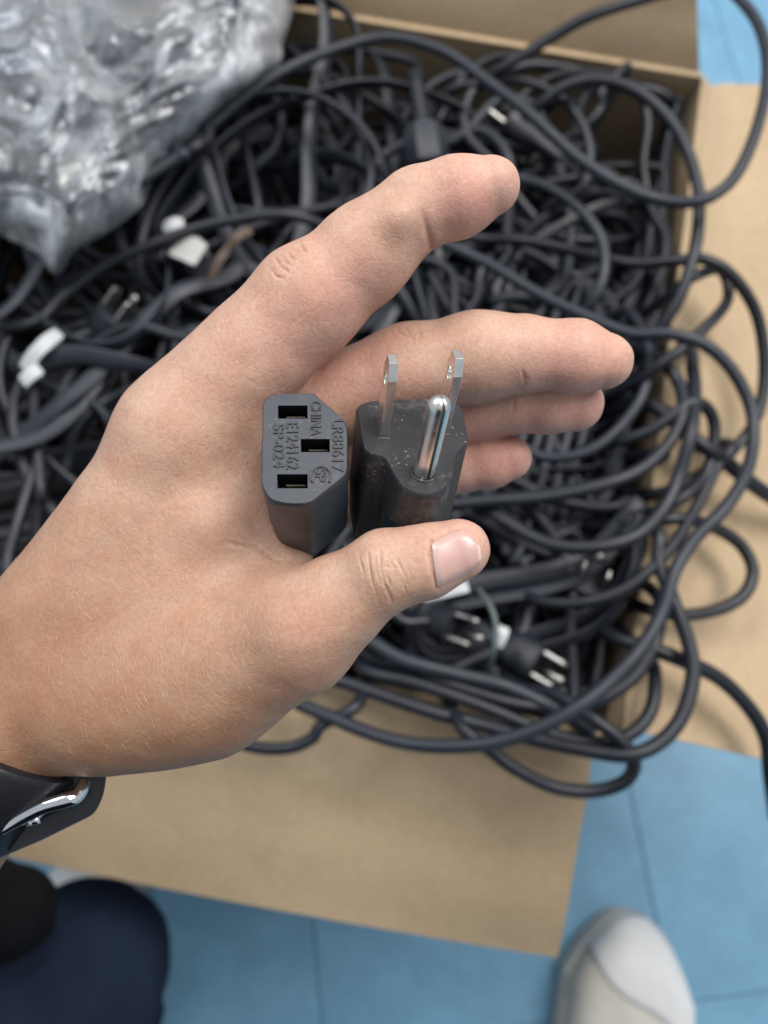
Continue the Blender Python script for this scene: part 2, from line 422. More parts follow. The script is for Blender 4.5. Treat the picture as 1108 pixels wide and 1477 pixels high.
# traced cords: pixel polylines with height over the rim
TR = [
 ([(205, 400, .0), (215, 310, .01), (260, 230, .02), (330, 160, .025), (400, 108, .03), (480, 72, .03), (560, 54, .03), (640, 74, .035), (700, 115, .04), (765, 165, .045), (830, 225, .045), (900, 270, .045), (960, 290, .045), (1015, 288, .05), (1060, 255, .05), (1092, 185, .05), (1107, 105, .045), (1096, 40, .04), (1060, -8, .035), (1000, -50, .03)], .0036, 1, 'long black cord arching over the heap and looping past the right rim', 0),
 ([(1010, -25, .05), (929, -2, .045), (850, 24, .04), (790, 58, .03), (725, 98, .02), (680, 135, .0), (640, 190, -.03)], .0036, 0, 'black cord slanting up across the inner back wall of the box', 0),
 ([(735, 190, .0), (774, 155, .02), (814, 125, .03), (854, 115, .033), (904, 125, .035), (949, 155, .035), (984, 200, .035), (1006, 265, .035), (1008, 320, .035), (1000, 370, .035), (980, 430, .03), (950, 480, .02), (925, 540, .0), (905, 600, -.03)], .0037, 0, 'black cord curling along the inner back corner and down the right wall', 0),
 ([(905, 100, .01), (869, 130, .015), (864, 160, .01), (824, 195, .01), (790, 206, .0), (740, 190, -.02)], .003, 0, 'short black cord loop tucked inside the back corner curl', 0),
 ([(640, 345, -.01), (704, 345, .0), (764, 348, .01), (854, 368, .015), (914, 380, .02), (975, 376, .03), (1020, 375, .035), (1060, 402, .03), (1092, 455, .02), (1103, 530, .01), (1092, 600, .004), (1052, 655, .003), (1000, 690, .006), (945, 712, .004)], .0036, 2, 'dark cord bulging far out over the middle of the right flap', 0),
 ([(600, 330, .0), (629, 345, .01), (704, 380, .015), (779, 425, .02), (854, 460, .025), (914, 482, .03), (962, 481, .035), (1015, 496, .035), (1056, 534, .03), (1083, 588, .025), (1086, 641, .025), (1074, 688, .03), (1044, 735, .035), (1003, 776, .035), (973, 824, .035), (958, 875, .04), (928, 930, .045), (884, 979, .045), (829, 1023, .045), (763, 1056, .04), (692, 1074, .035), (610, 1075, .03), (544, 1061, .025), (480, 1035, .02), (420, 1000, .01)], .0037, 1, 'long black cord sweeping in a wide arc over the front right box corner', 0),
 ([(700, 262, .01), (759, 260, .02), (804, 277, .025), (844, 310, .03), (869, 350, .03), (871, 395, .03), (854, 435, .025), (824, 465, .01), (780, 500, -.02)], .0034, 1, 'black cord arc just beyond the tip of the index finger', 0),
 ([(620, 730, .01), (702, 723, .02), (785, 717, .025), (867, 700, .03), (926, 676, .03), (968, 635, .03), (985, 593, .03), (979, 552, .025), (950, 518, .02), (900, 500, .0)], .0038, 0, 'black cord curving up along the right wall beside the middle fingertip', 0),
 ([(700, 735, .01), (761, 771, .02), (808, 788, .025), (867, 788, .03), (920, 771, .03), (956, 735, .03), (979, 688, .03), (995, 629, .035), (1001, 588, .03), (1000, 540, .02), (985, 500, .0)], .004, 0, 'thick black cord hooking round under the fingers towards the right wall', 0),
 ([(930, 582, .01), (1003, 635, .02), (1044, 664, .015), (1080, 694, .01), (1115, 718, .0), (1170, 745, -.02)], .0046, 2, 'thick dark cord crossing the right flap out of the picture', 0),
 ([(860, 760, .0), (905, 752, .015), (950, 751, .02), (985, 748, .02), (1033, 762, .01), (1070, 788, .005), (1086, 824, .004), (1072, 859, .004), (1033, 880, .006), (985, 887, .01), (940, 880, .01), (890, 860, -.02)], .0037, 2, 'black cord lying in a round loop on the lower right flap', 0),
 ([(940, 760, .02), (950, 810, .025), (972, 869, .03), (994, 930, .03), (999, 979, .03), (983, 1034, .03), (950, 1072, .03), (906, 1089, .03), (851, 1083, .025), (774, 1067, .02), (692, 1045, .015), (610, 1023, .015), (500, 985, .01), (430, 960, .0)], .0039, 0, 'black cord bending round the front right corner and under the wrist', 0),
 ([(660, 1040, .02), (709, 1083, .022), (747, 1111, .02), (802, 1136, .015), (857, 1141, .015), (901, 1127, .02), (915, 1100, .025), (895, 1067, .03), (851, 1034, .03), (800, 1000, .02), (740, 985, .0)], .0036, 0, 'black cord loop hanging over the front flap above the blue floor', 0),
 ([(880, 915, .01), (939, 935, .02), (983, 952, .02), (1038, 979, .012), (1082, 1023, .004), (1106, 1067, -.003), (1112, 1120, -.01), (1120, 1180, -.03)], .0042, 2, 'black cord trailing over the front end of the right flap', 0),
 ([(470, 900, .0), (533, 924, .015), (582, 952, .02), (665, 974, .02), (730, 990, .02), (802, 1023, .02), (850, 1050, .01)], .004, 1, 'black cord running below the thumb to the front corner', 0),
 ([(520, 1010, .015), (465, 1045, .016), (450, 1065, .014), (415, 1079, .012), (365, 1077, .012), (320, 1060, .01), (280, 1030, .0)], .0034, 0, 'black cord loop peeping out below the palm onto the front flap', 0),
 ([(196, 460, -.02), (200, 400, -.01), (205, 330, .005), (222, 265, .015), (262, 212, .02), (310, 165, .025), (360, 141, .025), (415, 132, .03), (465, 142, .03), (510, 170, .03), (540, 205, .025), (556, 245, .02), (570, 300, .0)], .0036, 1, 'black cord arch beside the plastic bag behind the index knuckle', 3),
 ([(-20, 472, .01), (50, 465, .01), (90, 430, .01), (150, 385, .015), (200, 360, .02), (280, 330, .02), (350, 315, .02), (415, 310, .02), (470, 328, .01), (520, 370, -.01)], .0034, 0, 'black cord running from the left edge under the bag towards the index knuckle', 0),
 ([(0, 670, -.01), (17, 640, .0), (87, 583, .01), (152, 527, .01), (208, 466, .01), (260, 420, .01), (330, 398, .0), (380, 360, -.01)], .0037, 3, 'black cord running alongside the back of the hand', 3),
 ([(100, 700, -.02), (100, 655, -.01), (112, 613, .0), (143, 583, .0), (186, 562, -.01), (260, 540, -.02)], .0035, 1, 'short black cord curve showing beside the index metacarpal', 0),
 ([(20, 530, .0), (56, 522, .01), (108, 511, .015), (173, 522, .015), (235, 538, .0), (290, 560, -.02)], .0040, 1, 'black cord lying across the white tag beside the hand', 3),
 ([(620, 480, -.01), (600, 400, .0), (585, 340, .01), (560, 280, .012), (520, 240, .01), (470, 225, .0), (420, 240, -.01)], .0045, 3, 'wide grey flat cord seen between the index and middle fingers', 3),
 ([(660, 470, .0), (625, 400, .0), (612, 330, .0), (630, 250, .0), (640, 200, .0)], .0036, 0, 'black cord running straight behind the index fingertip', 0),
 ([(230, 340, .0), (262, 270, .01), (310, 215, .015), (370, 170, .018), (440, 140, .02), (520, 120, .015), (600, 130, .01), (690, 180, .0)], .0037, 1, 'flat ribbed black cord beneath the arch beside the bag', 3),
 ([(360, 260, -.01), (395, 215, .0), (405, 170, .005), (395, 145, .0)], .0036, 1, 'short black cord end standing inside the arch beside the bag', 0),
 ([(610, 195, -.01), (700, 205, .0), (790, 215, .0), (860, 220, -.01)], .0034, 0, 'black cord lying level behind the index fingertip', 0),
 ([(690, 720, .005), (760, 715, .01), (830, 705, .012), (890, 690, .012), (960, 655, .01)], .0033, 1, 'grey cord running level beneath the little finger', 0),
]
TR += [
 ([(900, 560, .01), (960, 520, .03), (1020, 470, .03), (1050, 430, .02), (1040, 390, .02), (1000, 400, .03), (960, 430, .02)], .0034, 2, 'dark cord making a small ear over the upper right flap', 0),
 ([(880, 640, .01), (940, 620, .025), (1000, 580, .03), (1030, 610, .02), (1020, 680, .015), (980, 720, .02), (930, 740, .01)], .0036, 0, 'black cord bulging over the right rim beside the ring fingertip', 0),
 ([(760, 860, .0), (830, 870, .015), (900, 850, .022), (960, 800, .025), (1000, 740, .02), (1030, 680, .015), (1050, 640, .012)], .0034, 0, 'black cord slanting up from the front corner across the right flap', 0),
 ([(600, 960, .01), (690, 1000, .018), (780, 1020, .02), (860, 1010, .02), (920, 970, .02), (950, 910, .02), (940, 850, .01)], .0036, 2, 'dark cord curving tightly inside the front right corner', 0),
 ([(520, 960, .005), (600, 985, .015), (700, 1020, .018), (800, 1060, .018), (880, 1070, .02), (930, 1040, .02), (945, 990, .015), (930, 940, .0)], .0037, 0, 'black cord doubling back over the front rim below the thumb', 0),
 ([(740, 640, .0), (790, 660, .01), (850, 650, .015), (900, 610, .018), (930, 560, .02), (935, 500, .015), (900, 450, .0)], .0033, 1, 'grey cord looping from the little fingertip up past the middle fingertip', 0),
 ([(640, 140, .0), (700, 120, .01), (760, 118, .015), (820, 150, .02), (850, 210, .02), (840, 270, .015), (790, 300, .0)], .0033, 0, 'black cord ring behind the index fingertip below the back wall', 0),
 ([(20, 420, .0), (70, 470, .01), (140, 500, .015), (200, 480, .015), (240, 430, .01), (250, 380, .0)], .0036, 1, 'black cord sagging below the tip of the plastic bag', 3),
]
mats = [M_CORD, M_CORD2, M_CORD3, M_CORD2]
for pts, r, mi, lab, pr in TR:
    W_ = [UZ(x, y, ZR + z) for x, y, z in pts]
    mid = BP(.16, BL * .5, ZR)
    for end in (0, -1):
        x, y, z = pts[end]; p = W_[end]
        if -5 < x < 1100 and y > -5:
            q = p + (mid - p) * .14; r_ = p + (mid - p) * .26; q.z = min(p.z, ZR) - .035; r_.z = ZR - .09
            W_ = [r_, q] + W_ if end == 0 else W_ + [q, r_]
    path = catmull(W_, 100)
    cord(path, r * .88, mats[mi], lab, GP, FLAT if pr == 3 else ROUND, 0.8 if pr == 3 else 0)

def clampbox(p):
    q = p - BR; u, v = q.dot(du), q.dot(dv); mg = 0.009
    def soft(x, a, b):
        w = 0.02
        if x < a + w: x = a + w * math.exp((x - a - w) / w)
        if x > b - w: x = b - w * math.exp(-(x - b + w) / w)
        return x
    u = soft(u, mg, BWID - mg); v = soft(v, mg, BL - mg)
    return BP(u, v, max(p.z, ZB + 0.01))
def zone(u, v):
    rows = 'at the back of' if v < BL * .33 else ('in the middle of' if v < BL * .68 else 'at the front of')
    return rows + ' the box' + (' by its right wall' if u < .12 else (' below the fingers' if u < .24 else ' on the bag side'))
NR = 200
for i in range(NR):
    lev = (i / NR) ** 0.8                       # deep ones first
    u, v = random.uniform(0.02, BWID - .04), random.uniform(0.02, BL - .02)
    if i % 5 == 0: u = random.uniform(.02, .09); v = random.uniform(.08, BL - .02)
    if i % 5 == 1: v = BL - random.uniform(.02, .10); u = random.uniform(.02, .25)
    z = ZR - 0.15 + 0.157 * lev + random.uniform(-.015, .01)
    edge = min(u, v, BL - v)
    z -= max(0, 0.05 - edge) * 0.3
    c = BP(u, v, z); ang = random.uniform(0, 2 * math.pi); pts = []
    e1 = Vector((math.cos(ang), math.sin(ang), random.uniform(-.22, .22))); e2 = Vector((-math.sin(ang), math.cos(ang), random.uniform(-.22, .22)))
    kind = random.random(); seed = random.uniform(0, 100)
    if kind < .62:                               # loose coil
        a, b = random.uniform(.045, .14), random.uniform(.03, .09); tn = random.uniform(.7, 1.9); ph = random.uniform(0, 6.28)
        n = int(16 * tn) + 4
        for k in range(n):
            t = ph + tn * 2 * math.pi * k / n; g = 1 + .45 * mnoise.noise(Vector((k * .33, seed, 0)))
            dr = k / n - .5
            pts.append(c + e1 * (a * g * math.cos(t) + dr * .05) + e2 * (b * g * math.sin(t) + dr * .04) + Vector((0, 0, .014 * mnoise.noise(Vector((k * .3, seed, 5))))))
    elif kind < .75:                             # folded hank of parallel strands
        L, wd_ = random.uniform(.05, .10), random.uniform(.008, .022); tn = random.randint(2, 4)
        for s in range(tn):
            off = (s - tn / 2) * .0085
            for (x, y) in ((-L, -wd_), (0, -wd_ * .8), (L * .9, -wd_ * .9), (L * 1.12, 0), (L * .9, wd_), (0, wd_ * .85), (-L, wd_), (-L * 1.15, 0)):
                pts.append(c + e1 * (x + off * .6) + e2 * (y + off * (1 if abs(x) < L * 1.05 else .3)) + Vector((0, 0, .006 * mnoise.noise(Vector((x * 20, s, seed))))))
    else:                                       # wandering run
        p = c - e1 * .1; h = ang
        for k in range(9):
            pts.append(p.copy()); h += random.uniform(-.55, .55)
            p = p + Vector((math.cos(h), math.sin(h), random.uniform(-.2, .2))) * .032
    pts = [clampbox(p) for p in pts]
    n = min(110, len(pts) * 5)
    path = catmull(pts, n)
    fl_ = random.random() < .3
    mi = random.choice([0, 0, 0, 1, 1, 2])
    cord(path, random.uniform(.0026, .0036) * (1.0 if not fl_ else .95), mats[mi],
         '%s %s power cord %s %s' % (('black', 'charcoal', 'pitch-black')[mi], 'flat ribbed' if fl_ else 'round', 'coiled' if kind < .62 else ('hanked' if kind < .75 else 'wandering'), zone(u, v)), GP, FLAT if fl_ else ROUND, random.uniform(0, 5) if fl_ else 0)

# plug ends and small things lying in the heap
def frame_at(p, axis, up=Vector((0, 0, 1))):
    a = axis.normalized(); x = a.cross(up)
    x = x.normalized() if x.length > 1e-3 else a.orthogonal().normalized()
    y = x.cross(a); return a, x, y
def loft(rings, name, m, parent, cap0=True, cap1=True, smooth=True, deg=40):
    k = len(rings[0]); V = [p for r in rings for p in r]; F = []
    for i in range(len(rings) - 1):
        for j in range(k): F.append((i * k + j, i * k + (j + 1) % k, (i + 1) * k + (j + 1) % k, (i + 1) * k + j))
    if cap0: F.append(tuple(range(k))[::-1])
    if cap1: F.append(tuple((len(rings) - 1) * k + j for j in range(k)))
    o = mesh_obj(name, V, F, m, parent, smooth); sharp(o, deg); return o
M_STEEL2 = varied('dull_nickel', (0.5, 0.49, 0.46), (0.36, 0.35, 0.32), 300, 0.42, 0.1, 0.0001, 2500, 0.05, Metallic=1.0)
def heap_plug(px, py, z, ax, label, grp='plug ends lying in the heap', mbody=M_CORD, blades=True):
    p = UZ(px, py, ZR + z); a, x, y = frame_at(p, Vector(ax))
    t = empty('cord_plug', p); tag(t, label, 'plug', grp)
    rings = []
    for L, s in ((0, .85), (.001, 1), (.012, 1), (.018, .8), (.024, .5), (.04, .42)):
        r = []
        for k in range(20):
            th = 2 * math.pi * k / 20
            w = .0105 * math.copysign(abs(math.cos(th)) ** .7, math.cos(th)); h = .0085 * math.copysign(abs(math.sin(th)) ** .8, math.sin(th))
            r.append(p - a * L + x * w * s + y * h * s)
        rings.append(r)
    loft(rings, 'body', mbody, t)
    if blades:
        for sx in (-1, 1):
            b = p + x * (.0062 * sx) + y * .001
            V = [b + x * (.00075 * i) + y * (.0031 * j) + a * k for k in (0, .011) for i, j in ((-1, -1), (1, -1), (1, 1), (-1, 1))]
            V += [b + x * (.0005 * i) + y * (.0019 * j) + a * .0125 for i, j in ((-1, -1), (1, -1), (1, 1), (-1, 1))]
            F = [(i, (i + 1) % 4, (i + 1) % 4 + 4, i + 4) for i in range(4)] + [(4 + i, 4 + (i + 1) % 4, (i + 1) % 4 + 8, i + 8) for i in range(4)] + [(8, 9, 10, 11)]
            mesh_obj('blade', V, F, M_STEEL2, t, False)
        V, F = tube_vf([p - y * .007, p - y * .007 + a * .011, p - y * .007 + a * .013, p - y * .007 + a * .0142], .0024, ROUND, taper=lambda q: 1 if q < .7 else (.8 if q < .9 else .3))
        mesh_obj('ground_pin', V, F, M_STEEL2, t)
    return t
heap_plug(735, 172, .006, (-.75, .6, .1), 'black plug with its bright prongs up behind the index fingertip')
heap_plug(776, 958, .0, (.75, -.5, .25), 'black plug with a shiny prong low in the front corner below the thumb')
heap_plug(850, 835, .004, (.1, .25, 1), 'black plug facing up with three bright pin ends below the little finger')
heap_plug(165, 452, .008, (.6, .5, .5), 'black plug with bright prongs beside the back of the hand')
heap_plug(655, 905, -.006, (.7, -.3, .45), 'black plug with short bright prongs below the thumb nail')
heap_plug(285, 375, .006, (-.3, .5, .6), 'black plug beside the small pale tag near the bag', blades=True)
def heap_socket(px, py, z, ax, label):
    p = UZ(px, py, ZR + z); a, x, y = frame_at(p, Vector(ax))
    t = empty('cord_socket', p); tag(t, label, 'cord socket', 'socket ends lying in the heap')
    rings = []
    for L, s in ((-.002, .9), (0, 1), (.018, 1), (.022, .9), (.024, .55)):
        rings.append([p - a * L + x * (cx_ * .0118 * s) + y * (cy_ * .0085 * s) for cx_, cy_ in ((-1, -.8), (-.8, -1), (.8, -1), (1, -.8), (1, .3), (.5, 1), (-.5, 1), (-1, .3))])
    loft(rings, 'body', M_CORD2, t)
    for k in range(6):
        q = p - a * (.025 + .0048 * k); V, F = tube_vf([q + a * .0015, q - a * .0015], .0056 - .0003 * k, ROUND)
        sharp(mesh_obj('strain_relief_ring', V, F, M_CORD2, t))
    V, F = tube_vf([p - a * .02, p - a * .06], .0036); mesh_obj('cable', V, F, M_CORD2, t)
    return t
heap_socket(618, 236, .028, (.12, -1, -.05), 'dark grey cord socket with ribbed neck behind the index finger')
heap_socket(700, 640, -.01, (-.8, -.4, .3), 'dark cord socket lying under the ring finger')

def chip(name, px, py, z, L, w, h, ang, label, cat, m, grp=None):
    p = UZ(px, py, ZR + z); a = Vector((math.cos(ang), math.sin(ang), .12)).normalized(); x = a.cross(Vector((0, 0, 1))).normalized(); n = x.cross(a)
    g = []
    for i in range(9):
        row = []
        for j in range(5):
            s, q = i / 8 - .5, j / 4 - .5
            row.append(p + a * (L * s) + x * (w * q * (1 - .15 * (s * 2) ** 4)) + n * (h * math.cos(s * 2.4) + .001 * mnoise.noise(Vector((i * .7, j * .7, px)))))
        g.append(row)
    o = sheet(name, g, .0012, None, m, nrm=n); tag(o, label, cat, grp); return o
chip('paper_tag', 62, 507, .016, .027, .0085, .004, .85, 'white paper tag stuck up out of the cords beside the hand', 'tag', M_WHITE)
chip('paper_tag', 46, 542, .02, .012, .008, .002, .7, 'small white scrap just below the larger white tag', 'tag', M_WHITE)
chip('paper_tag', 252, 330, .018, .012, .010, .003, .3, 'small white scrap beside the edge of the bag', 'tag', M_WHITE)
chip('paper_tag', 272, 362, .016, .018, .016, .003, -.5, 'pale grey tag between the bag and the index finger', 'tag', varied('grey_tag', (.4, .4, .38), (.33, .33, .31), 50, .5))
chip('tape_strip', 322, 376, .018, .024, .005, .004, 1.05, 'torn strip of brown tape beside the index knuckle', 'tape', M_BROWNBIT)
chip('tape_strip', 348, 343, .026, .014, .006, .003, .6, 'small brown tape scrap above the torn strip', 'tape', M_BROWNBIT)
chip('cable_tie', 643, 853, .02, .022, .006, .002, .2, 'white plastic strap end just below the thumb nail', 'cable tie', M_WHITE)
chip('cable_tie', 722, 918, .02, .010, .006, .002, 1.2, 'white cable tie head on a cord below the thumb', 'cable tie', M_WHITE)
V, F = tube_vf(catmull([UZ(x, y, ZR + z) for x, y, z in ((690, 850, .01), (706, 872, .02), (715, 900, .022), (713, 935, .02), (708, 960, .01))], 30), .0014)
tag(mesh_obj('thin_wire', V, F, varied('green_grey_wire', (.08, .10, .10), (.1, .13, .12), 80)), 'thin greenish wire hanging below the thumb', 'wire')

# ================================================================== PLASTIC BAG
bag = empty('plastic_bag', UZ(170, 170, ZR + .0)); tag(bag, 'crumpled clear plastic bag with bundled cords inside, lying on the heap', 'plastic bag')
def film(name='clear_film', stops=None):
    m = bpy.data.materials.new(name); m.use_nodes = True; t = m.node_tree; t.nodes.clear()
    out = nd(t, 'ShaderNodeOutputMaterial'); tr = nd(t, 'ShaderNodeBsdfTransparent'); tr.inputs[0].default_value = (.95, .97, 1, 1)
    gl = nd(t, 'ShaderNodeBsdfGlossy'); gl.inputs['Roughness'].default_value = .07; gl.inputs[0].default_value = (.95, .97, 1, 1)
    tl = nd(t, 'ShaderNodeBsdfTranslucent'); df = nd(t, 'ShaderNodeBsdfDiffuse')
    for n in (tl, df): n.inputs[0].default_value = (.95, .97, 1.0, 1)
    haze_ = nd(t, 'ShaderNodeMixShader'); haze_.inputs[0].default_value = .22
    t.links.new(df.outputs[0], haze_.inputs[1]); t.links.new(tl.outputs[0], haze_.inputs[2])
    f = noise_fac(t, 16, 6, .62, dist=2.2)
    fac = ramp(t, f, stops or [(.36, (.99, .99, .99)), (.54, (.97, .97, .97)), (.585, (.78, .78, .78)), (.63, (.96, .96, .96)), (.75, (.70, .70, .70))])
    lw = nd(t, 'ShaderNodeLayerWeight', Blend=.35); sub = nd(t, 'ShaderNodeMath', operation='MULTIPLY_ADD'); sub.inputs[1].default_value = -.34
    t.links.new(lw.outputs['Facing'], sub.inputs[0]); t.links.new(fac, sub.inputs[2]); sub.use_clamp = True
    m1 = nd(t, 'ShaderNodeMixShader'); t.links.new(sub.outputs[0], m1.inputs[0]); t.links.new(haze_.outputs[0], m1.inputs[1]); t.links.new(tr.outputs[0], m1.inputs[2])
    fr = nd(t, 'ShaderNodeFresnel', IOR=1.8)
    m2 = nd(t, 'ShaderNodeMixShader'); t.links.new(fr.outputs[0], m2.inputs[0]); t.links.new(m1.outputs[0], m2.inputs[1]); t.links.new(gl.outputs[0], m2.inputs[2])
    b_ = nd(t, 'ShaderNodeBump', Strength=.45, Distance=.003); t.links.new(noise_fac(t, 50, 3, .5, dist=2.5), b_.inputs['Height'])
    for n in (gl, df, fr): t.links.new(b_.outputs[0], n.inputs['Normal'])
    t.links.new(m2.outputs[0], out.inputs[0]); return m
M_FILM = film()
M_FOLD = film('folded_film', [(.36, (.90, .90, .90)), (.50, (.76, .76, .76)), (.57, (.36, .36, .36)), (.63, (.76, .76, .76)), (.74, (.40, .40, .40))])
BAGPOLY = [(-170, -140), (150, -150), (440, -140), (428, -20), (408, 60), (395, 105), (330, 150), (270, 205), (225, 250), (200, 300), (155, 335), (108, 362), (84, 396), (62, 372), (20, 345), (-40, 330), (-170, 330), (-190, 100)]
def bag_edge(n):
    c = catmull([Vector((x, y, 0)) for x, y in BAGPOLY + BAGPOLY[:1]], 240); L = [0]
    for a, b in zip(c, c[1:]): L.append(L[-1] + (b - a).length)
    xs = np.interp(np.linspace(0, L[-1], n, endpoint=False), L, [p.x for p in c]); ys = np.interp(np.linspace(0, L[-1], n, endpoint=False), L, [p.y for p in c])
    return list(zip(xs, ys))
def crumple(x, y, s):
    q = Vector((x * .0075, y * .0075, s)); h = 0; a = 1.0
    q2 = q + Vector((mnoise.noise(q * .9), mnoise.noise(q * .9 + Vector((9, 3, 1))), 0)) * 1.1
    for o in range(4):
        h += a * (1 - 2.2 * abs(mnoise.noise(q2 * (1.9 ** o) + Vector((o * 7.3, 1.1, s))))); a *= .42
    return h
def bag_sheet(name, seed, lift, amp, f0=0.0):
    n, R = 260, 90; E = bag_edge(n); c = (135, 105); V, F = [], []
    for r in range(R):
        f = f0 + (1 - f0) * ((r + .5) / R)
        for (ex_, ey_) in E:
            x, y = c[0] + (ex_ - c[0]) * f, c[1] + (ey_ - c[1]) * f
            d = (1 - f) * math.hypot(ex_ - c[0], ey_ - c[1]); dome = 1 - math.exp(-d / 50)
            k = crumple(x, y, seed)
            wob = 7 * mnoise.noise(Vector((x * .03, y * .03, seed))) * f
            V.append(UZ(x + wob, y - wob * .6, ZR + .02 + lift * dome + k * amp * (.35 + .65 * dome)))
    for r in range(R - 1):
        for k in range(n): F.append((r * n + k, r * n + (k + 1) % n, (r + 1) * n + (k + 1) % n, (r + 1) * n + k))
    if not f0: F.append(tuple(range(n)))
    return mesh_obj(name, V, F, M_FOLD if f0 else M_FILM, bag)
bag_sheet('film', 1.3, .036, .0095)
bag_sheet('film', 8.1, .030, .006)
bag_sheet('folded_edge', 4.4, .040, .007, .70)
bag_sheet('folded_edge', 6.2, .046, .006, .78)
for k in range(22):
    x, y = random.uniform(20, 270), random.uniform(60, 270); pts = []
    a, b, an = random.uniform(40, 110), random.uniform(25, 60), random.uniform(0, 3.14)
    for q in range(14):
        th = q * .55 + k
        X = x + a * math.cos(th) * math.cos(an) - b * math.sin(th) * math.sin(an); Y = y + a * math.cos(th) * math.sin(an) + b * math.sin(th) * math.cos(an)
        X = max(-60, min(300, X)); Y = min(310 - max(0, X - 120) * .6, Y)
        pts.append(UZ(X, Y, ZR + .012 + .022 * ((k % 5) / 5) + .006 * random.random()))
    o = cord(catmull(pts, 90), .0034, random.choice([M_CORD, M_CORD2]), 'black power cord coiled inside the clear plastic bag', 'power cords inside the plastic bag')
chip('paper_tag', 66, 170, .058, .0245, .0105, .002, 1.35, 'white tag standing inside the plastic bag', 'tag', M_WHITE)
chip('paper_tag', 38, 140, .058, .012, .006, .002, 1.0, 'small white tag beside the larger one in the bag', 'tag', M_WHITE)
chip('cable_tie', 232, 95, .058, .032, .005, .001, 1.35, 'long white strip standing inside the bag', 'strip', M_WHITE)
chip('cable_tie', 100, 252, .056, .014, .005, .001, 1.0, 'short cream tie low inside the bag', 'cable tie', varied('cream', (.6, .58, .45), (.5, .48, .36), 50, .4))

# ================================================================== HELD SOCKET END
class Plane:
    def __init__(s, px, py, d, n):
        s.c = Vector(U(px, py, d)); v = Vector(n).normalized()
        s.n = (RIGHT * v.x + UP * v.y - FWD * v.z).normalized()
    def at(s, px, py):
        r = RIGHT * ((px - CX) / FPX) + UP * ((CY - py) / FPX) + FWD
        return CAM + r * ((s.c - CAM).dot(s.n) / r.dot(s.n))
    def axes(s, p0, p1):               # u along p0->p1 on the plane
        s.u = (s.at(*p1) - s.at(*p0)).normalized(); s.v = s.n.cross(s.u); return s
def round_poly(P, rs, seg=5):
    out = []; n = len(P)
    for i in range(n):
        a, b, c = Vector(P[i - 1]), Vector(P[i]), Vector(P[(i + 1) % n]); r = rs[i] if isinstance(rs, (list, tuple)) else rs
        d1, d2 = (a - b), (c - b); r1 = min(r, d1.length * .48); r2 = min(r, d2.length * .48)
        p, q = b + d1.normalized() * r1, b + d2.normalized() * r2
        for k in range(seg + 1):
            t = k / seg; out.append(tuple(p * (1 - t) ** 2 + b * (2 * t * (1 - t)) + q * t * t))
    return out
def inset(P3d, c, f): return [c + (p - c) * f for p in P3d]
def face_with_holes(name, outer, holes, m, parent, extra_rings):
    # outer / holes: world point loops on one plane; extra_rings: further loops continuing the outside away from the face
    bm = bmesh.new()
    ov = [bm.verts.new(p) for p in outer]; edges = [bm.edges.new((ov[i], ov[(i + 1) % len(ov)])) for i in range(len(ov))]
    for h in holes:
        hv = [bm.verts.new(p) for p in h]; edges += [bm.edges.new((hv[i], hv[(i + 1) % len(hv)])) for i in range(len(hv))]
    bmesh.ops.triangle_fill(bm, edges=edges, use_beauty=True, use_dissolve=False)
    prev = ov
    for ring in extra_rings:
        cur = [bm.verts.new(p) for p in ring]
        for i in range(len(cur)): bm.faces.new((prev[i], prev[(i + 1) % len(cur)], cur[(i + 1) % len(cur)], cur[i]))
        prev = cur
    bm.faces.new(prev)
    bmesh.ops.recalc_face_normals(bm, faces=bm.faces)
    off = wloc(parent)
    for v in bm.verts: v.co -= off
    for f in bm.faces: f.smooth = True
    for e in bm.edges:
        if len(e.link_faces) == 2 and e.calc_face_angle(0) > math.radians(32): e.smooth = False
    me = bpy.data.meshes.new(name); bm.to_mesh(me); bm.free(); me.materials.append(m)
    o = bpy.data.objects.new(name, me); COL.objects.link(o); o.parent = parent; return o

SP = Plane(440, 648, .1500, (0.04, .40, .915)).axes((378, 648), (502, 648))
socket = empty('cord_socket', SP.c - SP.n * .03)
tag(socket, 'dark grey female cord end with three slots and raised lettering, held in the palm', 'cord socket')
z1 = lambda x, y: (360 + x / 6.925, 560 + y / 6.925)     # numbers read off an enlargement
so = [z1(*p) for p in ((128, 118), (205, 52), (330, 38), (640, 34), (935, 290), (985, 400), (985, 860), (600, 1165), (380, 1172), (200, 1128), (112, 985), (118, 560))]
so = round_poly(so, [9, 9, 20, 6, 7, 6, 9, 10, 20, 9, 10, 20])
out3 = [SP.at(*p) for p in so]; cc = SP.c
slots = []
for (xa, ya, xb, yb) in ((284, 172, 580, 303), (512, 506, 802, 638), (276, 858, 582, 1000)):
    slots.append([SP.at(*z1(xa, ya)), SP.at(*z1(xa, yb)), SP.at(*z1(xb, yb)), SP.at(*z1(xb, ya))])
n_ = SP.n
base_ = [p for p in out3]
ins_ = inset(out3, cc, .965)
rings = [[p - n_ * .0004 for p in inset(out3, cc, .99)], [p - n_ * .0012 for p in base_]]
for L, f in ((.006, 1.0), (.0165, 1.0), (.0175, .985), (.027, .965), (.030, .9), (.032, .7)):
    rings.append([p - n_ * L for p in inset(base_, cc, f)])
body = face_with_holes('body', ins_, slots, M_SOCKET, socket, rings)
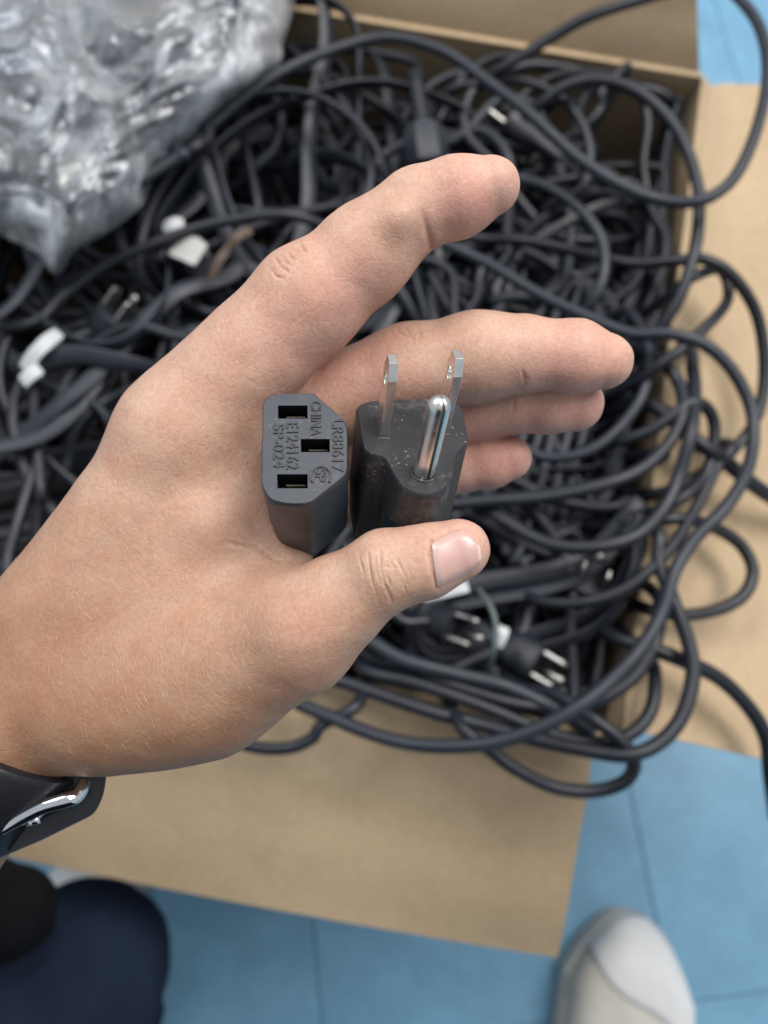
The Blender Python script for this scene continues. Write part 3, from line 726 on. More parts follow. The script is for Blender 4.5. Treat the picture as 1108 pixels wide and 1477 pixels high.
for h in slots:
    c = sum(h, Vector()) / 4; g = [h, [p - n_ * .011 for p in h]]
    V = [p for r in g for p in r]; F = [(i, (i + 1) % 4, (i + 1) % 4 + 4, i + 4) for i in range(4)] + [(4, 5, 6, 7)]
    s_ = mesh_obj('slot', V, F, M_HOLE, socket, False)
    # brass contact leaf inside
    a, b = h[0], h[3]; dn = (h[1] - h[0])
    q = [a + dn * .30 + (b - a) * .25, a + dn * .30 + (b - a) * .9, a + dn * .40 + (b - a) * .9, a + dn * .40 + (b - a) * .25]
    V = [p - n_ * .0028 for p in q] + [p - n_ * .010 for p in q]
    mesh_obj('contact', V, F[:4] + [(0, 1, 2, 3)], varied('contact_metal', (.12, .10, .075), (.17, .145, .11), 300, .4, Metallic=.8), s_, False)
# grip recess on the chamfered side and cable
V, F = tube_vf(catmull([cc - n_ * .030, cc - n_ * .037, cc - n_ * .043 - RIGHT * .004 + FWD * .004, cc - n_ * .048 - RIGHT * .014 + FWD * .012], 12), .0046, ROUND, taper=lambda q: 1 if q < .5 else .8)
mesh_obj('cable', V, F, M_CORD, socket)
def lettering(s, a, b, cap, parent, m, plane, depth=.00022, bold=0.00005):
    # a, b: pixel ends of the baseline in reading direction; cap: pixel height of the capitals
    cu = bpy.data.curves.new('lettering', 'FONT'); cu.body = s; cu.size = 1; cu.extrude = .075; cu.bevel_depth = .012; cu.bevel_resolution = 1; cu.offset = -.006
    to = bpy.data.objects.new('lettering', cu); COL.objects.link(to)
    dg = bpy.context.evaluated_depsgraph_get(); me = bpy.data.meshes.new_from_object(to.evaluated_get(dg))
    bpy.data.objects.remove(to); bpy.data.curves.remove(cu)
    co = np.array([v.co[:] for v in me.vertices]); x0, x1 = co[:, 0].min(), co[:, 0].max(); y0, y1 = co[:, 1].min(), co[:, 1].max()
    A, B_ = plane.at(*a), plane.at(*b); e = (B_ - A); ln = e.length; e.normalize(); up = plane.n.cross(e); hh = cap / FPX * (plane.c - CAM).length
    zz = depth / .087; off = wloc(parent)
    for v in me.vertices:
        p = A + e * ((v.co.x - x0) / (x1 - x0) * ln) + up * ((v.co.y - y0) / (y1 - y0) * hh) + plane.n * (v.co.z * zz)
        v.co = p - off
    me.materials.clear(); me.materials.append(m); me.name = 'lettering'
    o = bpy.data.objects.new('lettering', me); COL.objects.link(o); o.parent = parent; return o
M_LETTER = varied('raised_lettering', (0.022, .024, .030), (.030, .033, .041), 200, .28)
# baseline lies on the left of each column, text reads downwards
for s, xa, ya, yb, cap in (('E124162', 368, 348, 815, 122), ('SP-024', 236, 362, 800, 110), ('CHINA', 612, 135, 476, 106), ('LR88617', 824, 318, 838, 118)):
    lettering(s, z1(xa, ya), z1(xa, yb), cap / 6.925, body, M_LETTER, SP, .00026)
lettering('SP', z1(652, 806), z1(652, 938), 112 / 6.925, body, M_LETTER, SP, .00026)
arc = []
for k in range(23):
    th = math.radians(-38 + (256) * k / 22)           # open towards the bottom
    arc.append(SP.at(*z1(712 + 102 * math.cos(th), 885 - 96 * math.sin(th))) + n_ * .00005)
V, F = tube_vf(arc, .00022, ROUND, up=n_); mesh_obj('certification_ring', V, F, M_LETTER, body)

# ================================================================== HELD PLUG END
PP = Plane(592, 640, .1570, (0.10, .69, .72)).axes((517, 600), (672, 600))
plug = empty('cord_plug', PP.c - PP.n * .03)
tag(plug, 'black plug with two flat blades and a round pin, held by fingers and thumb', 'plug')
z2 = lambda x, y: (500 + x / 5.275, 500 + y / 5.275)
po = [z2(*p) for p in ((68, 455), (150, 410), (400, 392), (700, 398), (850, 425), (885, 470), (932, 700), (918, 738), (862, 790), (826, 850), (815, 950), (790, 1040), (720, 1105), (620, 1135), (520, 1122), (430, 1072), (370, 1000), (330, 925), (300, 860), (262, 833), (190, 820), (130, 785), (108, 690))]
po = round_poly(po, [5, 8, 12, 12, 6, 6, 5, 5, 8, 8, 10, 10, 10, 12, 12, 10, 10, 10, 6, 6, 8, 5, 12], 3)
pn = PP.n
axis_top, axis_bot = PP.at(*z2(475, 395)), PP.at(*z2(625, 1130))
PV = (axis_top - axis_bot).normalized(); PU = PV.cross(pn).normalized()
if PU.dot(RIGHT) < 0: PU = -PU
pc = PP.at(*z2(530, 690)); po3 = [PP.at(*p) for p in po]
def uv(p): q = p - pc; return q.dot(PU), q.dot(PV)
vb = min(uv(p)[1] for p in po3)
def plug_ring(L, f, vlim=None):
    out = []
    for p in po3:
        a, b = uv(p)
        if vlim is not None and b < vlim: b = vlim + (b - vlim) * .12
        out.append(pc + PU * (a * f) + PV * (b * f) - pn * L)
    return out
rings = [[p for p in plug_ring(.0003, .99)], plug_ring(.001, 1.0), plug_ring(.006, 1.0), plug_ring(.0100, 1.0), plug_ring(.0108, 1.0, vb * .93), plug_ring(.0113, 1.0, vb * .75), plug_ring(.0116, 1.0, vb * .55), plug_ring(.020, 1.0, vb * .5), plug_ring(.028, .97, vb * .5), plug_ring(.034, .75, vb * .5), plug_ring(.036, .45, vb * .5)]
pbody = face_with_holes('body', plug_ring(0, .972), [], M_PLUG, plug, rings)
V, F = tube_vf(catmull([pc - pn * .034, pc - pn * .041, pc - pn * .046 - RIGHT * .008 + FWD * .006, pc - pn * .049 - RIGHT * .022 + FWD * .018, pc - pn * .05 - RIGHT * .04 + FWD * .03], 20), .005, ROUND, taper=lambda q: 1.1 if q < .5 else .8)
mesh_obj('cable', V, F, M_CORD, plug)
def blade(px, py, L, lean):
    b = PP.at(px, py); ax = (pn + PU * lean).normalized()
    w, th, hr = .0063, .0018, .0016
    # profile in (v, length): chamfered tip, with a hole
    prof = [(0, -.002), (w, -.002), (w, L - .0032), (w - .0017, L), (.0017, L), (0, L - .0032)]
    hole = [(w / 2 + hr * math.cos(2 * math.pi * k / 14), L - .0046 + hr * math.sin(2 * math.pi * k / 14)) for k in range(14)]
    bm = bmesh.new()
    def P(v, l, s): return b + PV * v + ax * l + PU * (s * th / 2)
    loops = {}
    for s in (-1, 1):
        ov = [bm.verts.new(P(v, l, s)) for v, l in prof]; hv = [bm.verts.new(P(v, l, s)) for v, l in hole]
        ed = [bm.edges.new((ov[i], ov[(i + 1) % 6])) for i in range(6)] + [bm.edges.new((hv[i], hv[(i + 1) % 14])) for i in range(14)]
        bmesh.ops.triangle_fill(bm, edges=ed, use_beauty=True); loops[s] = (ov, hv)
    for q in (0, 1):
        A, B_ = loops[-1][q], loops[1][q]
        for i in range(len(A)): bm.faces.new((A[i], A[(i + 1) % len(A)], B_[(i + 1) % len(A)], B_[i]))
    bmesh.ops.recalc_face_normals(bm, faces=bm.faces)
    rim = [e for e in bm.edges if len(e.link_faces) == 2 and e.calc_face_angle(0) > 1.0]
    bmesh.ops.bevel(bm, geom=rim, offset=.00013, segments=2, affect='EDGES', profile=.6)
    off = wloc(plug)
    for v in bm.verts: v.co -= off
    me = bpy.data.meshes.new('blade'); bm.to_mesh(me); bm.free(); me.materials.append(M_STEEL)
    o = bpy.data.objects.new('blade', me); COL.objects.link(o); o.parent = plug
    # moulded collar around the root
    V = []
    for k, (g, zz) in enumerate(((.0004, .00003), (.0002, .00015), (.0, .00015))):
        for (v, u_) in ((-g, -1), (w + g, -1), (w + g, 1), (-g, 1)):
            V.append(b + PV * v + PU * (u_ * (th / 2 + g)) + pn * zz)
    F = [(r * 4 + i, r * 4 + (i + 1) % 4, r * 4 + 4 + (i + 1) % 4, r * 4 + 4 + i) for r in range(2) for i in range(4)]
    mesh_obj('blade_collar', V, F, M_PLUG, plug, False)
blade(*z2(285, 690), .0172, .02)
blade(*z2(742, 660), .0176, .03)
# round ground pin, rolled from sheet with a seam
gp = PP.at(*z2(588, 958)); gax = (pn + PU * .03).normalized(); gr = .00222
V, F = [], []
K = 40; seam = 0.0
su = PU; sv = PV
prof = [(-.001, 1)] + [(l, 1) for l in np.linspace(.002, .0165, 8)] + [(.0165 + gr * math.sin(q), max(.02, math.cos(q))) for q in np.linspace(.2, 1.55, 9)]
for (l, f) in prof:
    for k in range(K):
        a = 2 * math.pi * k / K - math.pi / 2 + .22
        dd = min(abs(k - 0), K - abs(k - 0))
        rr = gr * f * (1 - (.26 if dd == 0 else (.02 if dd == 1 else 0)))
        V.append(gp + su * (rr * math.cos(a)) + sv * (rr * math.sin(a)) + gax * l)
for i in range(len(prof) - 1):
    for k in range(K): F.append((i * K + k, i * K + (k + 1) % K, (i + 1) * K + (k + 1) % K, (i + 1) * K + k))
F.append(tuple((len(prof) - 1) * K + k for k in range(K)))
pin = mesh_obj('ground_pin', V, F, M_STEEL, plug); sharp(pin, 50)
a0 = -math.pi / 2 + .22
sp_ = [gp + su * (gr * f * .965 * math.cos(a0)) + sv * (gr * f * .965 * math.sin(a0)) + gax * (l + (.00001 if l < .0166 else 0)) for l, f in prof]
V, F = tube_vf(sp_, .00015, ROUND[::2], up=su)
mesh_obj('seam', V, F, varied('seam_gap_dark', (.055, .045, .02), (.09, .075, .035), 800, .5), pin)  # dark strip stands in for the shaded gap along the seam
V = []
for zz, rr in ((.00005, gr * 1.28), (.0003, gr * 1.22), (.0003, gr * 1.04), (-.0004, gr * 1.03)):
    for k in range(28):
        a = 2 * math.pi * k / 28; V.append(gp + su * (rr * math.cos(a)) + sv * (rr * math.sin(a)) + pn * zz)
F = [(r * 28 + k, r * 28 + (k + 1) % 28, r * 28 + 28 + (k + 1) % 28, r * 28 + 28 + k) for r in range(3) for k in range(28)]
mesh_obj('pin_collar', V, F, M_PLUG, plug)

# ================================================================== PERSON
person = empty('person', UZ(880, 1600, 0))
tag(person, 'person in navy trousers and white shoes holding two cord ends in a cupped hand', 'person')
def skin_mat():
    m, t, b = mat('skin', (.5, .32, .22), .5)
    at = nd(t, 'ShaderNodeVertexColor', layer_name='tone')
    f = ramp(t, noise_fac(t, 120, 6, .6), [(.28, (.95, .82, .78)), (.72, (1.05, 1.07, 1.08))])
    f2 = ramp(t, noise_fac(t, 1100, 4), [(.3, (.89, .86, .83)), (.7, (1.07, 1.07, 1.07))])
    t.links.new(mixcol(t, 1.0, mixcol(t, 1.0, at.outputs['Color'], f, 'MULTIPLY'), f2, 'MULTIPLY'), b.inputs['Base Color'])
    b.inputs['Subsurface Weight'].default_value = .13; b.inputs['Subsurface Radius'].default_value = (1, .4, .22); b.inputs['Subsurface Scale'].default_value = .004
    b.inputs['Specular IOR Level'].default_value = .38
    v = nd(t, 'ShaderNodeTexVoronoi', Scale=1150.0, feature='DISTANCE_TO_EDGE'); t.links.new(coords(t), v.inputs[0])
    v2 = nd(t, 'ShaderNodeTexVoronoi', Scale=560.0, feature='DISTANCE_TO_EDGE')
    mp = nd(t, 'ShaderNodeMapping'); mp.inputs['Scale'].default_value = (1, .45, 1); mp.inputs['Rotation'].default_value = (0, 0, .9)
    t.links.new(coords(t), mp.inputs[0]); t.links.new(mp.outputs[0], v2.inputs[0])
    r1 = ramp(t, v.outputs['Distance'], [(0, (0, 0, 0)), (.12, (1, 1, 1))]); r2 = ramp(t, v2.outputs['Distance'], [(0, (0, 0, 0)), (.1, (1, 1, 1))])
    n1 = nd(t, 'ShaderNodeBump', Strength=.24, Distance=.00011); t.links.new(r1, n1.inputs['Height'])
    n2 = nd(t, 'ShaderNodeBump', Strength=.24, Distance=.00013); t.links.new(r2, n2.inputs['Height']); t.links.new(n1.outputs[0], n2.inputs['Normal'])
    n3 = nd(t, 'ShaderNodeBump', Strength=.16, Distance=.0005); t.links.new(noise_fac(t, 260, 4), n3.inputs['Height']); t.links.new(n2.outputs[0], n3.inputs['Normal'])
    t.links.new(n3.outputs[0], b.inputs['Normal'])
    return m
M_SKIN = skin_mat()

palm = Group([
    Cap((-330, 1500, 190), 140, (-3, 1048, 178), 113, 6), Cap((-330, 1500, 206), 130, (0, 1050, 197), 106, 8),
    Cap((12, 1000, 178), 100, (262, 632, 173), 80, 8),
    Cap((20, 985, 192), 95, (280, 650, 190), 72, 8), Cap((40, 1000, 204), 92, (300, 690, 203), 66, 8), Cap((60, 1020, 210), 85, (330, 740, 212), 58, 8),
    Cap((110, 905, 178), 98, (300, 760, 174), 78, 8), Cap((190, 905, 176), 95, (385, 872, 168), 60, 8),
    Cap((130, 1005, 174), 106, (300, 975, 171), 98, 8), Cap((290, 985, 172), 92, (425, 915, 162), 80, 8),
    Ell((240, 985, 174), (190, 112, 18), 14, 6),
    Cap((330, 650, 176), 62, (400, 810, 174), 52, 6), 
], 6)
index = Group([Cap((255, 625, 174), 88, (444, 434, 169), 76, 4), Cap((444, 434, 169), 76, (526, 367, 167), 65, 4), Cap((526, 367, 167), 65, (594, 306, 165), 57, 4),
               Cap((612, 298, 165), 57, (662, 284, 164), 55, 2.0), Cap((662, 284, 164), 55, (708, 269, 163), 42, 2), Ell((572, 328, 163), (42, 32, 8), 40, 3)], 3)
middle = Group([Cap((280, 655, 190), 72, (590, 534, 183), 62, 4), Cap((590, 534, 183), 64, (690, 515, 180), 61, 4), Cap((690, 515, 180), 61, (750, 511, 179), 55, 4),
                Cap((762, 511, 179), 53, (830, 514, 178), 51, 2), Cap((830, 514, 178), 51, (872, 521, 178), 41, 2)], 3)
ring = Group([Cap((300, 690, 203), 64, (610, 600, 195), 56, 4), Cap((610, 600, 195), 56, (735, 576, 191), 50, 4), Cap((745, 575, 191), 48, (790, 577, 190), 48, 2), Cap((790, 577, 190), 48, (829, 583, 190), 40, 2)], 3)
pinky = Group([Cap((330, 745, 212), 56, (560, 700, 203), 45, 4), Cap((560, 700, 203), 45, (660, 672, 199), 38, 4), Cap((660, 672, 199), 38, (708, 667, 198), 37, 2), Cap((708, 667, 198), 37, (735, 661, 197), 32, 2)], 3)
thumb = Group([Cap((300, 975, 170), 95, (424, 913, 161), 80, 5), Cap((426, 917, 161), 76, (486, 871, 157), 65, 5), Cap((486, 871, 157), 65, (557, 823, 153), 57, 4),
               Cap((557, 823, 153), 57, (612, 811, 151.5), 50, 3), Cap((612, 811, 151.5), 50, (662, 793, 151), 45, 3), Ell((434, 907, 153), (44, 38, 5), 35, 7)], 4)
hollow = Cap((352, 690, 158), 16, (402, 792, 157), 20, 3)
def hand_sdf(P):
    d = smin(palm(P), index(P), 6.0)
    d = smax(d, -hollow(P), 5.0)
    d = smin(d, thumb(P), 5.0)
    for g, k in ((middle, 1.2), (ring, .9), (pinky, .9)): d = smin(d, g(P), k)
    return d
lo = np.array((-150., -135., -232.)); hi = np.array((64., 84., -138.))
HV, HF = surface(hand_sdf, lo, hi, 0.55)
CR = [  # polyline, depth mm, width px, z range
 ([(606, 292), (610, 308), (616, 330), (622, 356)], .5, 5.0, (150, 176)),
 ([(512, 398), (520, 412), (533, 432)], .12, 6, (150, 178)),
 ([(396, 370), (404, 384), (420, 394)], .32, 2.2, (150, 190)), ([(386, 384), (398, 398), (414, 404)], .26, 2, (150, 190)), ([(431, 348), (438, 360), (446, 370)], .32, 2.2, (150, 190)), ([(412, 360), (420, 371), (434, 378)], .26, 2, (150, 190)), ([(404, 366), (414, 380), (424, 384)], .2, 1.8, (150, 190)),
 ([(752, 530), (757, 546), (753, 566)], .3, 3, (165, 190)), ([(738, 566), (742, 580), (738, 600)], .25, 3, (175, 200)),
 ([(572, 470), (576, 480), (590, 486)], .22, 2.2, (165, 195)), ([(600, 468), (606, 482), (602, 492)], .2, 2.2, (165, 195)), ([(584, 470), (590, 482), (598, 494)], .2, 2.0, (165, 195)),
 ([(518, 794), (519, 806), (523, 822), (526, 834)], .24, 1.6, (140, 165)), ([(532, 782), (531, 800), (534, 822), (538, 842), (544, 862), (548, 878)], .30, 1.8, (140, 165)),
 ([(547, 788), (549, 806), (549, 822), (555, 842), (562, 858), (566, 872)], .40, 2.0, (140, 165)), ([(570, 800), (575, 812), (583, 828), (590, 850)], .30, 1.7, (140, 165)),
 ([(556, 822), (561, 838), (566, 852)], .30, 1.7, (140, 165)), ([(541, 800), (542, 815), (546, 832), (551, 846)], .26, 1.6, (140, 165)), ([(560, 800), (564, 812), (570, 822)], .2, 1.5, (140, 165)),
 ([(548, 820), (556, 816), (564, 820)], .18, 1.5, (140, 165)), ([(580, 836), (584, 846), (586, 858)], .2, 1.5, (140, 165)),
 ([(322, 780), (352, 788), (378, 799), (402, 808), (424, 806)], .5, 3.2, (140, 185)), ([(352, 742), (372, 770), (398, 796), (418, 806)], .4, 7, (140, 185)),
 ([(330, 800), (356, 812), (384, 818)], .14, 4, (140, 185)), ([(340, 770), (362, 786), (384, 800)], .2, 2.2, (140, 185)),
 ([(622, 780), (620, 800), (624, 822), (631, 848)], .42, 3.0, (138, 160)), ([(622, 780), (645, 768), (668, 762), (690, 772)], .32, 2.6, (138, 160)),
]
def refine(V, F, polys, rad):
    me = bpy.data.meshes.new('tmp'); me.from_pydata(V.tolist(), [], F.tolist()); me.update()
    p = topx(V); near = np.zeros(len(V), bool)
    for poly, amp, w, (za, zb) in polys:
        near |= (seg_dist(p, poly) < rad) & (-V[:, 2] > za) & (-V[:, 2] < zb)
    bm = bmesh.new(); bm.from_mesh(me); bm.verts.ensure_lookup_table()
    ed = [e for e in bm.edges if near[e.verts[0].index] and near[e.verts[1].index]]
    bmesh.ops.subdivide_edges(bm, edges=ed, cuts=2, use_grid_fill=True, smooth=0.0)
    bmesh.ops.triangulate(bm, faces=[f for f in bm.faces if len(f.verts) > 4])
    bm.to_mesh(me); bm.free()
    n = len(me.vertices); co = np.zeros(n * 3); me.vertices.foreach_get('co', co); nn = np.zeros(n * 3); me.vertices.foreach_get('normal', nn)
    return me, co.reshape(-1, 3), nn.reshape(-1, 3)
HME, HV, HN = refine(HV, HF, [c for c in CR if c[2] < 5.5], 11)
if np.einsum('ij,ij->i', HN, HV).mean() > 0: pass
px = topx(HV); facing = np.einsum('ij,ij->i', HN, -HV / np.linalg.norm(HV, axis=1, keepdims=True)) > -.25
disp = np.zeros(len(HV)); crease = np.zeros(len(HV))
for poly, amp, w, (za, zb) in CR:
    d, arc = seg_dist(px, poly, True); m = facing & (-HV[:, 2] > za) & (-HV[:, 2] < zb)
    if poly[0] == (606, 292): fade = np.clip(arc * 1.25, 0, 1) ** 1.3
    elif poly[0][0] == 622: fade = np.sin(np.pi * np.clip(arc * .8 + .15, 0, 1)) ** .5
    else: fade = np.sin(np.pi * np.clip(arc, 0, 1)) ** .8 * (.75 + .35 * np.sin(arc * 9 + poly[0][0]))
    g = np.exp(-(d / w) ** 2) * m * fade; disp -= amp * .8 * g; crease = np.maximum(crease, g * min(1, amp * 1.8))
    disp += .16 * amp * np.exp(-((d - 2.4 * w) / (1.5 * w)) ** 2) * m * fade
# gentle lumps: tendons, pads
nz = np.array([mnoise.noise(Vector(v) * .085) for v in HV[::1]]) * .28 + np.array([mnoise.noise(Vector(v) * .23 + Vector((5, 1, 2))) for v in HV]) * .13
HV2 = HV + HN * (disp + nz)[:, None]
HME.vertices.foreach_set('co', (mm2w(HV2) - np.array(wloc(person))).astype(np.float32).ravel()); HME.name = 'hand'
HME.polygons.foreach_set('use_smooth', [True] * len(HME.polygons)); HME.materials.append(M_SKIN); HME.update()
person_hand = bpy.data.objects.new('hand', HME); COL.objects.link(person_hand); person_hand.parent = person
# skin tone
def blob(c, r): return np.exp(-((px - np.array(c)) ** 2).sum(1) / (2 * r * r))
base = np.tile(np.array((.53, .345, .256)), (len(HV), 1))
def tone(wt, col):
    global base
    wt = np.clip(wt, 0, 1)[:, None]; base = base * (1 - wt) + np.array(col) * wt
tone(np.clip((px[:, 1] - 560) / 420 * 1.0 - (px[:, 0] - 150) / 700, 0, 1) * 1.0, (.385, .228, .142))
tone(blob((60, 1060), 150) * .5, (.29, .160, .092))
for c, r, a in (((690, 285), 42, .55), ((655, 310), 30, .3), ((850, 525), 55, .45), ((820, 590), 45, .55), ((720, 665), 60, .7), ((500, 430), 70, .4), ((430, 520), 60, .25), ((540, 560), 45, .4)):
    tone(blob(c, r) * a * 1.25, (.60, .325, .272))
tone(blob((440, 905), 30) * .35, (.5, .25, .19)); tone(blob((660, 790), 45) * .35, (.56, .31, .25)); tone(blob((385, 730), 40) * .3, (.47, .27, .2))
tone(blob((600, 488), 22) * .4, (.42, .27, .17)); tone(blob((555, 830), 28) * .35, (.44, .28, .18)); tone(blob((425, 375), 26) * .3, (.45, .29, .19))
for vein in ([(150, 930), (210, 880), (280, 850), (340, 870)], [(90, 830), (150, 780), (220, 730), (260, 660)], [(230, 1010), (300, 985), (370, 990)]):
    tone(np.exp(-(seg_dist(px, vein) / 9) ** 2) * .22, (.33, .235, .19))
tone(crease * .42, (.30, .155, .10))  # shade of the carved creases painted into the skin colour
spk = np.array([mnoise.noise(Vector(v) * .9 + Vector((11, 0, 0))) for v in HV]); tone(np.clip((spk - .55) * 2, 0, .35) * (px[:, 0] < 460), (.34, .19, .12))
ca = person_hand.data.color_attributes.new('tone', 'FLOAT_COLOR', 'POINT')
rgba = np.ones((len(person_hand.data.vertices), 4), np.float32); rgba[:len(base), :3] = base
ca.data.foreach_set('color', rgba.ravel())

def raycast(pts, start=.128):          # sphere trace from the camera through pixels onto the hand
    pts = np.array(pts, float); D = np.stack([(pts[:, 0] - CX) / FPX, (CY - pts[:, 1]) / FPX, -np.ones(len(pts))], 1)
    t = np.full(len(pts), start * 1000); dl = np.linalg.norm(D, axis=1)
    for _ in range(60): t = t + np.clip(hand_sdf((D * t[:, None]).astype(np.float32)), -2, 4) / dl * .8
    P = D * t[:, None]; e = .2
    N = np.stack([hand_sdf((P + np.eye(3)[k] * e).astype(np.float32)) - hand_sdf((P - np.eye(3)[k] * e).astype(np.float32)) for k in range(3)], 1)
    return P, N / (np.linalg.norm(N, axis=1, keepdims=True) + 1e-9), t
def nail_mat():
    m, t, b = mat('nail', (.58, .36, .31), .3)
    at = nd(t, 'ShaderNodeVertexColor', layer_name='tone'); t.links.new(at.outputs['Color'], b.inputs['Base Color'])
    b.inputs['Subsurface Weight'].default_value = .2; b.inputs['Subsurface Scale'].default_value = .002
    b.inputs['Coat Weight'].default_value = .25; b.inputs['Coat Roughness'].default_value = .25
    w = nd(t, 'ShaderNodeTexNoise', Scale=380.0); t.links.new(coords(t), w.inputs[0]); bump(t, b, w.outputs['Fac'], .15, .0003)
    return m
M_NAIL = nail_mat()
def nail(name, top, bot, tipw, nu=26, nv=16, lift=.45):
    # top/bot: pixel polylines from root to free edge
    def samp(poly, n):
        poly = np.array(poly, float); L = np.r_[0, np.cumsum(np.linalg.norm(np.diff(poly, axis=0), axis=1))]; s = np.linspace(0, L[-1], n)
        return np.stack([np.interp(s, L, poly[:, 0]), np.interp(s, L, poly[:, 1])], 1)
    A, B_ = samp(top, nu), samp(bot, nu); pts = []; tone_ = []
    for i in range(nu):
        for j in range(nv):
            b = j / (nv - 1); pts.append(A[i] * (1 - b) + B_[i] * b)
    P, N, t = raycast(pts)
    V = []
    for q in range(len(pts)):
        i, j = divmod(q, nv); a, b = i / (nu - 1), j / (nv - 1)
        edge = min(1, min(b, 1 - b) * 9, a * 12, ) ; lf = lift * (.15 + .85 * edge) if a < .98 else lift * .4
        V.append(P[q] + N[q] * lf)
        c = np.array((.56, .345, .30))
        if a < .16: c = c * (1 - (1 - a / .16) * .6) + np.array((.62, .48, .45)) * (1 - a / .16) * .6
        if a > tipw: c = np.array((.66, .52, .46))
        tone_.append(c)
    F = [(i * nv + j, i * nv + j + 1, (i + 1) * nv + j + 1, (i + 1) * nv + j) for i in range(nu - 1) for j in range(nv - 1)]
    o = mesh_obj(name, mm2w(np.array(V)), F, M_NAIL, person_hand)
    ca = o.data.color_attributes.new('tone', 'FLOAT_COLOR', 'POINT'); ca.data.foreach_set('color', np.concatenate([np.array(tone_), np.ones((len(V), 1))], 1).astype(np.float32).ravel())
    return o
nail('thumbnail', [(623, 785), (645, 772), (664, 766), (678, 770), (692, 789)], [(631, 847), (650, 839), (668, 831), (684, 820), (694, 806)], .9)
# fine hairs on the wrist and the back of the hand
hp = []
for _ in range(520):
    x, y = random.gauss(210, 95), random.gauss(860, 95)
    if 60 < x < 360 and 640 < y < 1090 and x + y * .0 > 60: hp.append((x, y))
HP, HNn, ht = raycast(hp, .14)
V, F = [], []
M_HAIR = varied('fine_hair', (.72, .58, .43), (.58, .44, .3), 900, .4, 0)
for p, n, t in zip(HP, HNn, ht):
    if t > 240: continue
    d = np.array((.45 + random.gauss(0, .25), -.75 + random.gauss(0, .25), 0)); d = d - n * (d @ n); d /= np.linalg.norm(d) + 1e-9; L = random.uniform(1.2, 2.6)
    s = np.cross(n, d); k0 = len(V)
    for q, w in ((0, .026), (.5, .022), (1, .005)):
        c = p + d * (L * q) + n * (.08 + .5 * q * (1 - .55 * q)); V += [c + s * w, c - s * w * .5 + n * w, c - s * w * .5 - n * w]
    for r in (0, 3):
        for a in range(3): F.append((k0 + r + a, k0 + r + (a + 1) % 3, k0 + r + 3 + (a + 1) % 3, k0 + r + 3 + a))
ho = mesh_obj('fine_hair', mm2w(np.array(V)), F, M_HAIR, person_hand); ho['kind'] = 'stuff'

# ------------------------------------------------------------------ trousers, shirt, shoes
def sdf_obj(name, f, lo, hi, h, m, parent, amp=0, fs=.02):
    V, F = surface(f, lo, hi, h); N = vnormals(V, F)
    if amp: V = V + N * np.array([amp * (1 - 2 * abs(mnoise.noise(Vector(v) * fs)) + .5 * mnoise.noise(Vector(v) * fs * 2.7)) for v in V])[:, None]
    return mesh_obj(name, mm2w(V), F, m, parent)
def cloth(name, c0, c1, sc=1500):
    m, t, b = mat(name, c0, .9)
    f = noise_fac(t, 14, 6, .6); t.links.new(ramp(t, f, [(.3, c0), (.7, c1)]), b.inputs['Base Color'])
    b.inputs['Specular IOR Level'].default_value = .12
    w = nd(t, 'ShaderNodeTexNoise', Scale=float(sc)); t.links.new(coords(t), w.inputs[0]); bump(t, b, w.outputs['Fac'], .3, .0006)
    return m
M_JEAN = cloth('navy_denim', (.006, .010, .022), (.015, .024, .046)); M_SHIRT = cloth('black_cloth', (.003, .003, .004), (.006, .006, .008))
tr = Group([Cap((-260, 1620, 400), 190, (106, 1412, 470), 112, 20), Cap((106, 1412, 470), 110, (150, 1500, 660), 70, 15), Ell((122, 1398, 468), (98, 98, 45), 0, 18)], 10)
sdf_obj('trousers', tr, (-330, -500, -700), (-90, -200, -340), 4.0, M_JEAN, person, 6.0, .013)
sh = Group([Cap((-260, 1320, 360), 80, (12, 1312, 405), 62, 10), Cap((-260, 1330, 360), 90, (-40, 1322, 400), 62, 10)], 8)
sdf_obj('shirt', sh, (-330, -260, -440), (-140, -140, -300), 3.0, M_SHIRT, person, 3.0, .03)

def bodypt(x, y, z):
    v = Vector((x, y, z)) - CAM; return np.array((v.dot(RIGHT), v.dot(UP), -v.dot(FWD))) * 1000
class WCap(Cap):
    def __init__(s, a, ra, b, rb, k): s.a, s.b, s.ra, s.rb, s.k = bodypt(*a), bodypt(*b), ra, rb, k
tor = Group([WCap((-.10, -.50, .42), 150, (-.06, -.40, .80), 150, 40), WCap((.06, -.50, .42), 150, (.08, -.40, .80), 150, 40), WCap((-.17, -.38, .88), 70, (.19, -.38, .88), 70, 60)], 40)
sdf_obj('unseen_torso', tor, (-420, -760, -560), (420, -180, 260), 10.0, M_SHIRT, person, 5.0, .012)  # out-of-view torso, added to block light from the front
M_SHOEW = varied('shoe_leather', (.66, .66, .66), (.56, .565, .57), 30, .5, .2, .0005, 500)
M_SHOEB = varied('shoe_canvas', (.57, .545, .49), (.49, .465, .415), 40, .85, .4, .0006, 1200)
M_SOLE = varied('shoe_sole', (.5, .5, .5), (.38, .37, .35), 40, .6)
